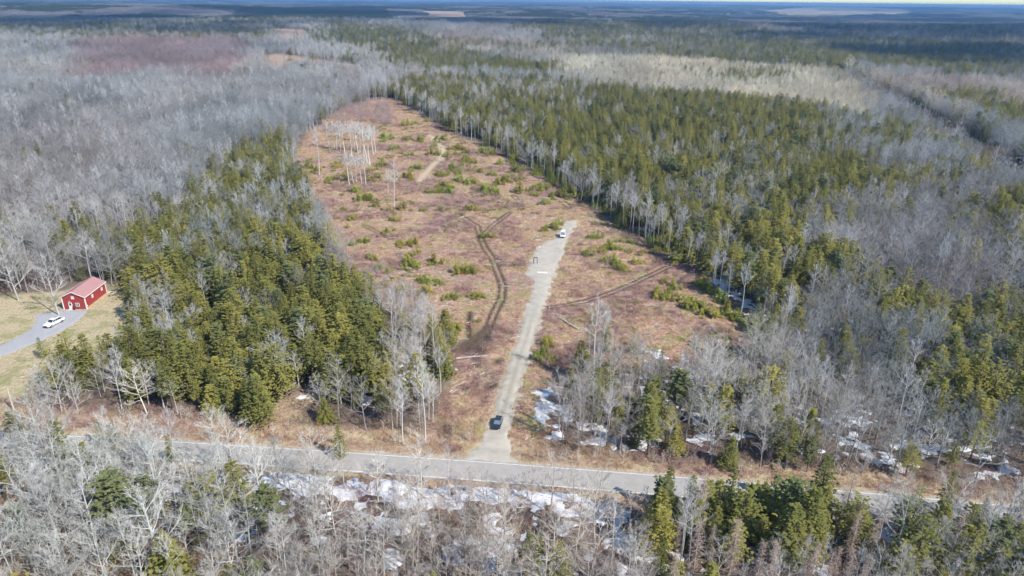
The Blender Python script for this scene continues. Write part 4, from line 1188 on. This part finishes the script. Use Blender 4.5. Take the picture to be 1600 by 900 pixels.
# ------------------------------------------------------------------ the red building
def red_building():
    x0, y0 = P(100.7, 483.2)
    W, D, HE, HR = 6.5, 11.6, 3.9, 5.45
    o = thing('red_building', 'red wooden house with pinkish red roof and white trim beside the lawn', 'house', (x0, y0, 0.0), R(2.6))
    def part(name, mb, mat, parent=o): return link(name, mb.mesh(name, [mat]), parent)
    m = MB()
    v = [(0, 0, 0), (W, 0, 0), (W, D, 0), (0, D, 0), (0, 0, HE), (W, 0, HE), (W, D, HE), (0, D, HE), (W / 2, 0, HR), (W / 2, D, HR)]
    m.add(v, [(0, 1, 5, 8, 4), (2, 3, 7, 9, 6), (1, 2, 6, 5), (3, 0, 4, 7), (3, 2, 1, 0)])
    part('wall', m, 'red_siding')
    for k in range(1, 20):      # lapped boards on the two visible walls
        z = k * .2
        m = MB(); m.box(0.1, W - .1, -.022, -.002, z - .012, z + .006); part('board', m, 'red_siding')
        m = MB(); m.box(W + .002, W + .022, .1, D - .1, z - .012, z + .006); part('board', m, 'red_siding')
    e, t = .35, .14
    sl = (HR - HE) / (W / 2)
    for sg in (-1, 1):
        m = MB()
        xe = W / 2 + sg * (W / 2 + e); ze = HE - sl * e
        pts = [(W / 2, -e, HR), (xe, -e, ze), (xe, D + e, ze), (W / 2, D + e, HR)]
        m.add([(a, b, c + .02) for a, b, c in pts] + [(a, b, c + .02 + t) for a, b, c in pts], [(0, 1, 2, 3), (7, 6, 5, 4), (0, 4, 5, 1), (1, 5, 6, 2), (2, 6, 7, 3), (3, 7, 4, 0)])
        part('roof', m, 'red_roof')
        m = MB(); m.add([(W / 2, -e - .04, HR - .06), (xe, -e - .04, ze - .06), (xe, -e - .04, ze + .2), (W / 2, -e - .04, HR + .2), (W / 2, -e - .003, HR - .06), (xe, -e - .003, ze - .06), (xe, -e - .003, ze + .2), (W / 2, -e - .003, HR + .2)],
                        [(0, 1, 2, 3), (7, 6, 5, 4), (0, 4, 5, 1), (1, 5, 6, 2), (2, 6, 7, 3)]); part('rake_board', m, 'white_trim')
        m = MB(); xx = xe + sg * .003; m.box(min(xx, xx + sg * .05), max(xx, xx + sg * .05), -e, D + e, ze - .08, ze + .17); part('eave_board', m, 'white_trim')
    m = MB(); m.box(W / 2 - .12, W / 2 + .12, -e, D + e, HR + t - .02, HR + t + .05); part('ridge_cap', m, 'red_roof')
    for cx, cy in ((0, 0), (W, 0), (W, D)):
        m = MB(); m.box(cx - .13, cx + .13, cy - .13, cy + .13, 0, HE - .02); part('corner_board', m, 'white_trim')
    m = MB(); m.box(W + .003, W + .12, .13, D - .13, 0, .38); part('sill_board', m, 'tan_sill')
    def window(face, c, z, w, h, tan=False):
        m, g, b = MB(), MB(), MB()
        f = .13
        def bx(mm, a0, a1, z0, z1, d0, d1):
            if face == 'front': mm.box(a0, a1, -d1, -d0, z0, z1)
            else: mm.box(W + d0, W + d1, a0, a1, z0, z1)
        for a0, a1, z0, z1 in ((c - w / 2 - f, c + w / 2 + f, z + h / 2, z + h / 2 + f), (c - w / 2 - f, c + w / 2 + f, z - h / 2 - f, z - h / 2), (c - w / 2 - f, c - w / 2, z - h / 2, z + h / 2), (c + w / 2, c + w / 2 + f, z - h / 2, z + h / 2)):
            bx(m, a0, a1, z0, z1, .024, .09)
        wo = part('window', m, 'white_trim')
        bx(g, c - w / 2, c + w / 2, z - h / 2, z + h / 2, .026, .04); part('pane', g, 'tan_pane' if tan else 'glass_dark', wo)
        bx(b, c - .03, c + .03, z - h / 2, z + h / 2, .042, .07); bx(b, c - w / 2, c + w / 2, z - .03, z + .03, .072, .08); part('muntin', b, 'white_trim', wo)
        return wo
    window('front', 4.15, 1.45, .85, .85); window('front', 3.15, 3.65, .5, .6, True)
    window('side', 3.9, 2.5, .62, .75, True); window('side', 9.3, 2.5, .62, .75, True); window('side', .55, .9, .14, .14, True)
    for s in (-1, 1):
        m = MB(); m.box(4.15 + s * .62 - .1, 4.15 + s * .62 + .1, -.05, -.024, 1.0, 1.9); part('shutter', m, 'dark_shutter')
    m = MB(); m.box(1.55, 2.6, -.09, -.024, .05, 2.15); dr = part('door', m, 'white_trim')
    m = MB(); m.box(1.8, 2.35, -.105, -.092, 1.2, 1.95); part('pane', m, 'glass_dark', dr)
    m = MB(); m.box(2.42, 2.5, -.16, -.092, 1.0, 1.1); part('handle', m, 'black_plastic', dr)
    m = MB(); m.tube([(2.05, -.05, 2.62), (2.05, -.22, 2.68), (2.05, -.24, 2.42)], [.04, .05, .14], 8); part('wall_lamp', m, 'white_trim')
    m = MB(); m.box(1.4, 2.8, -1.1, -.13, 0, .16); part('step', m, 'pale_stone')
    m = MB()
    for k in range(2): m.tube([(W + .35, D - .1, .25 + .3 * k), (W + 2.8, D + .9, .2 + .3 * k)], [.07, .07], 6)
    for k in range(3): m.tube([(W + .35 + 1.2 * k, D - .1 + .48 * k, -.3), (W + .35 + 1.2 * k, D - .1 + .48 * k, .62)], [.06, .06], 6)
    rl = link('white_rail', m.mesh('white_rail', ['white_trim']), None, (x0, y0, 0), label='low white rail running from the back corner of the red building', category='rail'); rl.rotation_euler = (0, 0, R(2.6))
    # dark potted evergreen by the door
    c_, s_ = math.cos(R(2.6)), math.sin(R(2.6))
    px_, py_ = x0 + 3.15 * c_ + .55 * s_, y0 + 3.15 * s_ - .55 * c_
    p = thing('potted_plant', 'dark potted evergreen beside the white door of the red building', 'plant', (px_, py_, 0.12))
    m = MB(); m.tube([(0, 0, 0), (0, 0, .4)], [.2, .28], 9); link('pot', m.mesh('pot', ['black_plastic']), p)
    c = link('foliage', SHR.pairs[2][1], p, (0, 0, .35)); c.scale = (.28, .28, .5); c['tint'] = (.05, .065, .03)
plain('tan_pane', (0.55, 0.46, 0.34), 0.5)
plain('dark_shutter', (0.12, 0.03, 0.035), 0.6)
red_building()

# ------------------------------------------------------------------ vehicles
def vehicle(name, label, cat, loc, rz, paint, body, cab, wheels, wr, glass='glass_dark', bed=None, rear_lamp=True):
    """local +X is forward. body: stations (x, half width, bottom, top); cab: (x_back, x_front, roof_back, roof_front, half width low, half width roof, z belt, z roof)"""
    o = thing(name, label, cat, loc, rz)
    def part(n, mb, mat, par=o): return link(n, mb.mesh(n, [mat]), par)
    m = MB()
    ring = lambda x, w, b, t: [(x, -w, b + .12), (x, -w * .93, b), (x, w * .93, b), (x, w, b + .12), (x, w, t - .16), (x, w * .88, t), (x, -w * .88, t), (x, -w, t - .16)]
    V = []; F = []
    for st in body: V += ring(*st)
    for i in range(len(body) - 1):
        for k in range(8): F.append((i * 8 + k, (i + 1) * 8 + k, (i + 1) * 8 + (k + 1) % 8, i * 8 + (k + 1) % 8))
    F.append(tuple(range(8))); F.append(tuple(len(V) - 8 + k for k in reversed(range(8))))
    m.add(V, F); part('body', m, paint)
    xb, xf, rb, rf, wl, wt, zb, zr = cab
    m = MB()
    lo = [(xb, -wl, zb), (xf, -wl, zb), (xf, wl, zb), (xb, wl, zb)]
    md = [(rb + .06 * (rb > xb), -wt, zr - .05), (rf, -wt, zr - .05), (rf, wt, zr - .05), (rb, wt, zr - .05)]
    tp = [(rb + .12, -wt * .88, zr), (rf - .15, -wt * .88, zr), (rf - .15, wt * .88, zr), (rb + .12, wt * .88, zr)]
    F = [(3, 2, 1, 0)] + [(k, (k + 1) % 4, 4 + (k + 1) % 4, 4 + k) for k in range(4)] + [(4 + k, 4 + (k + 1) % 4, 8 + (k + 1) % 4, 8 + k) for k in range(4)] + [(8, 9, 10, 11)]
    m.add(lo + md + tp, F); part('cabin', m, paint)
    def pane(n, a, b, c, d, ins=.1):
        q = np.array([a, b, c, d], float); ctr = q.mean(0)
        nn = unit(np.cross(q[1] - q[0], q[3] - q[0]))
        q2 = ctr + (q - ctr) * (1 - ins)
        mm = MB(); mm.add(list(q2 + nn * .012) + list(q2 + nn * .002), [(0, 1, 2, 3), (7, 6, 5, 4), (0, 4, 5, 1), (1, 5, 6, 2), (2, 6, 7, 3), (3, 7, 4, 0)])
        part(n, mm, glass)
    pane('windshield', lo[1], lo[2], md[2], md[1]); pane('rear_window', lo[3], lo[0], md[0], md[3], .16)
    for s in (-1, 1):
        mid_l, mid_t = (xb * .48 + xf * .52), (rb * .5 + rf * .5)
        for (a, b, c, d) in (((xb, mid_l, mid_t, rb)), ((mid_l, xf, rf, mid_t))):
            pts = [(a, s * wl, zb), (b, s * wl, zb), (c, s * wt, zr - .05), (d, s * wt, zr - .05)]
            if s > 0: pts = [pts[1], pts[0], pts[3], pts[2]]
            pane('side_window', *pts, .12)
        m = MB(); m.box(xf - .28, xf - .1, min(s * (wl + .02), s * (wl + .2)), max(s * (wl + .02), s * (wl + .2)), zb + .02, zb + .18); part('mirror', m, paint)
        x, w, b, t = body[-1]; m = MB(); m.box(x - .12, x + .02, min(s * w * .55, s * w * .92), max(s * w * .55, s * w * .92), t - .28, t - .1); part('headlight', m, 'lamp_glass')
        x, w, b, t = body[0]; m = MB(); m.box(x - .02, x + .1, min(s * w * .62, s * w * .95), max(s * w * .62, s * w * .95), t - .42, t - .14); part('tail_light', m, 'tail_lamp')
        for wx in wheels:
            w = np.interp(wx, [st[0] for st in body], [st[1] for st in body])
            m = MB(); m.tube([(wx, s * (w - .2), wr), (wx, s * (w + .015), wr)], [wr, wr], 14); wo = part('wheel', m, 'tyre')
            m = MB(); m.tube([(wx, s * (w + .0), wr), (wx, s * (w + .03), wr)], [wr * .62, wr * .58], 10); part('rim', m, 'rim_metal', wo)
    x, w, b, t = body[-1]
    m = MB(); m.box(x - .04, x + .06, -w * .9, w * .9, b + .02, b + .2); part('bumper', m, 'black_plastic')
    m = MB(); m.box(x - .03, x + .025, -w * .5, w * .5, t - .3, t - .12); part('grille', m, 'black_plastic')
    if bed:
        x0, x1, hw, zf, zt = bed
        m = MB(); m.box(x0, x1, -hw, hw, zf, zf + .02); part('bed_liner', m, 'black_plastic')
        for (a0, a1, c0, c1) in ((x0 - .1, x0, -hw - .1, hw + .1), (x0, x1, hw, hw + .1), (x0, x1, -hw - .1, -hw)):
            m = MB(); m.box(a0, a1, c0, c1, zf - .04, zt); part('tailgate' if a1 == x0 else 'bed_side', m, paint)
    return o
a_, b_ = np.array(P(80, 511.5)), np.array(P(96.5, 503.3))
mid = (a_ + b_) / 2; hd = a_ - b_
vehicle('pickup_truck', 'white crew-cab pickup truck with dark cargo bed parked on the driveway', 'pickup', (float(mid[0]) - .5, float(mid[1]) - .1, tz(*mid) + .12), math.atan2(hd[1], hd[0]), 'white_paint',
        [(-2.75, .92, .5, .86), (-2.0, .97, .42, .88), (-.75, .98, .4, .90), (-.7, .98, .4, 1.16), (1.0, .98, .4, 1.16), (1.9, .96, .42, 1.08), (2.6, .88, .45, .98), (2.75, .78, .5, .88)],
        (-.75, 1.25, -.6, .55, .88, .76, 1.14, 1.82), (-1.75, 1.8), .38, bed=(-2.65, -.78, .82, .94, 1.16))
cx_, cy_ = P(777.5, 671.5)
vehicle('parked_car', 'dark blue-black hatchback parked on the gravel entrance facing the road', 'car', (cx_, cy_ + 1.6, tz(cx_, cy_) + .17), R(-100), 'dark_paint',
        [(-2.1, .72, .42, .86), (-1.85, .84, .32, .92), (-.9, .88, .26, .92), (.8, .88, .26, .90), (1.5, .85, .3, .82), (2.0, .76, .34, .74), (2.12, .62, .4, .66)],
        (-2.0, 1.15, -1.55, .3, .80, .64, .88, 1.48), (-1.3, 1.35), .32, 'glass_blue')
cx_, cy_ = P(880, 373)
vehicle('white_van', 'white boxy van at the far end of the gravel pad', 'van', (cx_, cy_ + 2.0, tz(cx_, cy_) + .17), R(-97), 'white_paint',
        [(-2.5, .90, .45, 1.2), (-2.3, 1.0, .38, 1.22), (.9, 1.02, .36, 1.22), (1.9, .98, .38, 1.12), (2.4, .9, .42, 1.02), (2.5, .8, .5, .92)],
        (-2.4, 1.75, -2.2, .75, .96, .84, 1.2, 2.15), (-1.5, 1.6), .37, 'glass_blue')

# ------------------------------------------------------------------ small things on the gravel pad
def pad_frame():
    x, y = P(836.5, 413)
    o = thing('metal_frame', 'thin dark open frame standing on the left side of the gravel pad', 'frame', (x, y, tz(x, y) + .15), R(12))
    for sx_ in (-.62, .62):
        for sy_ in (-.5, .5):
            m = MB(); m.tube([(sx_ * 1.1, sy_, 0), (sx_ * .9, sy_ * .2, 2.3)], [.06, .05], 6); link('leg', m.mesh('frame_leg', ['black_plastic']), o)
        m = MB(); m.tube([(sx_ * 1.02, -.32, .85), (sx_ * 1.02, .32, .85)], [.04, .04], 5); link('brace', m.mesh('frame_brace', ['black_plastic']), o)
    m = MB(); m.box(-.72, .72, -.12, .12, 2.25, 2.42); link('top_bar', m.mesh('frame_bar', ['black_plastic']), o)
pad_frame()
def rock_mesh(seed, r):
    random.seed(seed)
    import bmesh
    bm = bmesh.new(); bmesh.ops.create_icosphere(bm, subdivisions=2, radius=r)
    for v in bm.verts:
        f = 1 + .25 * math.sin(v.co.x * 5 / r + seed) * math.cos(v.co.y * 4 / r + seed) + rv(-.1, .1)
        v.co = v.co * f; v.co.z *= .6
    me = bpy.data.meshes.new('rock'); bm.to_mesh(me); bm.free(); me.materials.append(MAT['pale_stone'])
    return me
rocks = [rock_mesh(300 + i, .5) for i in range(4)]
for i, (u, v, s) in enumerate([(839, 376, 1.1), (843, 375.5, .9), (842, 387, 1.2), (847, 386.5, .9), (859, 374, .8), (845, 377, .6), (838, 388, .6), (850, 388, .5)]):
    x, y = P(u, v); o = link('boulder', rocks[i % 4], None, (x, y, tz(x, y) + .1)); o.scale = (s, s, s); o.rotation_euler = (0, 0, i * 1.3)
    o['label'] = 'pale boulder at the %s edge of the gravel pad' % ('upper left' if v < 380 else 'middle left'); o['category'] = 'boulder'; o['group'] = 'pale boulders at the edge of the gravel pad'
def slab():
    x, y = P(847.5, 427)
    m = MB()
    random.seed(4)
    for k in range(2): m.box(-1.75 + 1.8 * k, -.05 + 1.75 * k, -.35, .35, 0, .26)
    o = link('stone_slab', m.mesh('stone_slab', ['white_trim']), None, (x, y, tz(x, y) + .16), label='long white slab lying across the gravel pad', category='slab')
slab()
# wooden pole near the left edge
px_, py_ = P(22, 641)
m = MB(); m.tube([(0, 0, -.5), (0, 0, 3), (.05, 0, height_to(22, 641, 606))], [.17, .15, .12], 8)
link('wooden_pole', m.mesh('wooden_pole', ['pale_wood']), None, (px_, py_, tz(px_, py_)), label='pale bare pole at the corner of the lawn above the road', category='pole')

# ------------------------------------------------------------------ power line
def pylon(u, vb, vt, label):
    x, y = P(u, vb); h = height_to(u, vb, vt)
    o = thing('power_pylon', label, 'pylon', (x, y, tz(x, y)), R(-38), 'wooden pylons of the power line')
    for s in (-1, 1):
        m = MB(); m.tube([(s * 2.2, 0, -.5), (s * 2.0, 0, h)], [.28, .2], 8); link('pole', m.mesh('pylon_pole', ['weathered_pole']), o)
        m = MB(); m.tube([(s * 2.1, .25, h * .62), (-s * 2.0, .25, h * .88)], [.1, .1], 5); link('cross_brace', m.mesh('pylon_brace', ['weathered_pole']), o)
    m = MB(); m.box(-5.2, 5.2, -.2, .2, h - 1.0, h - .62); link('crossarm', m.mesh('pylon_arm', ['weathered_pole']), o)
    for x_ in (-4.8, 0, 4.8):
        m = MB(); m.tube([(x_, 0, h - 1.0), (x_, 0, h - 2.3)], [.1, .14], 6); link('insulator', m.mesh('insulator', ['pale_stone']), o)
pylon(1594, 290, 246, 'nearest wooden twin-pole pylon at the right picture edge')
pylon(1436, 196, 170, 'middle wooden pylon standing in the power line cut')
pylon(1347, 148, 125, 'farthest wooden pylon where the power line cut bends away')

# ------------------------------------------------------------------ far farmhouses
def farmhouse(u, v, w, d, h, rz, label, roof='far_roof', name='farmhouse', cat='house'):
    x, y = P(u, v)
    o = thing(name, label, cat, (x, y, tz(x, y)), R(rz))
    m = MB(); hr = h + w * .28
    m.add([(0, 0, -2), (w, 0, -2), (w, d, -2), (0, d, -2), (0, 0, h), (w, 0, h), (w, d, h), (0, d, h), (w / 2, 0, hr), (w / 2, d, hr)], [(0, 1, 5, 8, 4), (2, 3, 7, 9, 6), (1, 2, 6, 5), (3, 0, 4, 7)])
    link('wall', m.mesh('far_wall', ['white_trim']), o)
    for s in (-1, 1):
        m = MB(); xe = w / 2 + s * (w / 2 + .5); ze = h - .28
        m.add([(w / 2, -.5, hr + .05), (xe, -.5, ze), (xe, d + .5, ze), (w / 2, d + .5, hr + .05), (w / 2, -.5, hr + .3), (xe, -.5, ze + .25), (xe, d + .5, ze + .25), (w / 2, d + .5, hr + .3)], [(0, 1, 2, 3), (7, 6, 5, 4), (0, 4, 5, 1), (1, 5, 6, 2), (2, 6, 7, 3), (3, 7, 4, 0)])
        link('roof', m.mesh('far_roof', [roof]), o)
    for k in range(3):
        m = MB(); a = w * (.2 + .3 * k) - .5; m.box(a, a + 1.0, -.08, -.01, 1.2, 2.7); link('window', m.mesh('far_window', ['glass_dark']), o)
    m = MB(); m.box(w * .5 - .5 + 1.4, w * .5 + 1.9, -.08, -.01, 0, 2.2); link('door', m.mesh('far_door', ['dark_shutter']), o)
farmhouse(1320, 46, 14, 20, 6, 10, 'white farmhouse beyond the plain, larger of the far right pair')
farmhouse(1328, 48, 22, 12, 6, -5, 'long white barn beside the larger far farmhouse', 'white_trim', 'white_barn', 'barn')
farmhouse(1198, 48, 14, 12, 6, 0, 'white house alone in the far grey woods right of centre')
farmhouse(1402, 50, 16, 10, 4.5, 0, 'low white house in far woods right of the farm')
farmhouse(231, 11, 30, 22, 9, 0, 'white farmhouse on the far plain at the upper left')
farmhouse(346, 16, 30, 20, 8, 0, 'white house in the far left hamlet, left one', 'white_trim')
farmhouse(362, 17, 14, 16, 6, 0, 'small white house in the middle of the far left hamlet')
farmhouse(376, 18, 16, 16, 6, 5, 'white house in the far left hamlet, right one')

# ------------------------------------------------------------------ cumulus clouds high above, whose shadows lie on the far plain
def cloud(gx, gy, rx_, ry_, seed, alt=1000.0):
    """a cloud whose shadow falls around ground point (gx, gy)"""
    import bmesh
    random.seed(seed)
    sh = alt / math.tan(SUN_EL)
    bm = bmesh.new()
    for k in range(46):
        a, q = rv(0, 6.28), math.sqrt(rv(0, 1))
        r_ = min(rx_, ry_) * rv(.16, .34) * (1.15 - .5 * q)
        mt = Matrix.Translation((math.cos(a) * q * rx_, math.sin(a) * q * ry_, rv(0, .5) * r_)) @ Matrix.Diagonal((1, 1, .6, 1))
        bmesh.ops.create_icosphere(bm, subdivisions=2, radius=r_, matrix=mt)
    for v in bm.verts: v.co += Vector((rv(-1, 1), rv(-1, 1), rv(-1, 1))) * 8
    me = bpy.data.meshes.new('cloud'); bm.to_mesh(me); bm.free(); me.materials.append(MAT['cloud_mist'])
    link('cloud', me, None, (gx + SUN_DIR[0] * sh, gy + SUN_DIR[1] * sh, alt), kind='stuff', label='white cumulus cloud high over the plain', category='cloud')
m_, nt_, out_ = new_mat('cloud_mist')
d_ = N(nt_, 'ShaderNodeBsdfDiffuse'); d_.inputs[0].default_value = (.95, .95, .95, 1)
t_ = N(nt_, 'ShaderNodeBsdfTransparent'); x_ = N(nt_, 'ShaderNodeMixShader'); x_.inputs[0].default_value = .78
nt_.links.new(d_.outputs[0], x_.inputs[1]); nt_.links.new(t_.outputs[0], x_.inputs[2]); nt_.links.new(x_.outputs[0], out_.inputs[0])
def cloud_px(u, v, rx_, ry_, seed): x, y = P(u, v); cloud(x, y, rx_, ry_, seed)
cloud_px(120, 36, 1100, 800, 3); cloud_px(480, 24, 900, 800, 4)
cloud_px(1000, 40, 650, 620, 5); cloud_px(1420, 52, 900, 700, 6); cloud_px(1580, 88, 330, 280, 7); cloud_px(1150, 24, 2200, 1000, 8); cloud_px(780, 38, 380, 340, 9)
cloud_px(1500, 18, 2600, 1200, 10); cloud_px(250, 12, 3000, 1600, 11); cloud_px(850, 11, 3200, 1800, 12); cloud_px(1350, 66, 420, 260, 13)
cloud_px(1000, 42, 600, 560, 5); cloud_px(1400, 52, 800, 620, 6); cloud_px(1560, 90, 300, 260, 7); cloud_px(1200, 24, 1800, 900, 8); cloud_px(760, 40, 330, 300, 9)

# ------------------------------------------------------------------ haze over the plain
m, nt, out = new_mat('haze_air')
pv = N(nt, 'ShaderNodeVolumePrincipled')
pv.inputs['Color'].default_value = (.30, .57, 1.0, 1)
pv.inputs['Density'].default_value = 0.00011
pv.inputs['Anisotropy'].default_value = 0.2
nt.links.new(pv.outputs[0], out.inputs['Volume'])
mb = MB(); mb.box(-27500, 27500, -400, 27500, -70, 92)
link('haze', mb.mesh('haze', ['haze_air']), None, kind='stuff', label='thin blue haze lying over the far plain', category='haze')

# ------------------------------------------------------------------ labels of look-alikes told apart by their place
ORD = ['leftmost', 'second from left', 'third from left', 'fourth from left', 'fifth from left', 'sixth from left']
sets = {}
for o in scene.objects:
    if o.parent is None and o.get('group') and o.get('label'): sets.setdefault((o['label'], o['group']), []).append(o)
def order(os_, extra):
    os_ = sorted(os_, key=lambda o: project(o.location)[0])
    if len(os_) > 6:
        for o in os_: o['label'] = o['label'] + extra
        return
    for i, o in enumerate(os_):
        if len(os_) == 1: w = ''
        elif len(os_) == 2: w = ', ' + ('left one', 'right one')[i]
        else: w = ', ' + (ORD[i] if i < len(os_) - 1 else 'rightmost')
        o['label'] = o['label'] + extra + w
for (lab, grp), os_ in sets.items():
    if len(os_) == 1: continue
    if len(os_) <= 6: order(os_, ''); continue
    os_ = sorted(os_, key=lambda o: o.location.y)
    k = 2 if len(os_) <= 12 else 3
    nm = (', nearer', ', farther') if k == 2 else (', nearer', ', midway', ', farther')
    for j in range(k): order(os_[j * len(os_) // k:(j + 1) * len(os_) // k], nm[j])
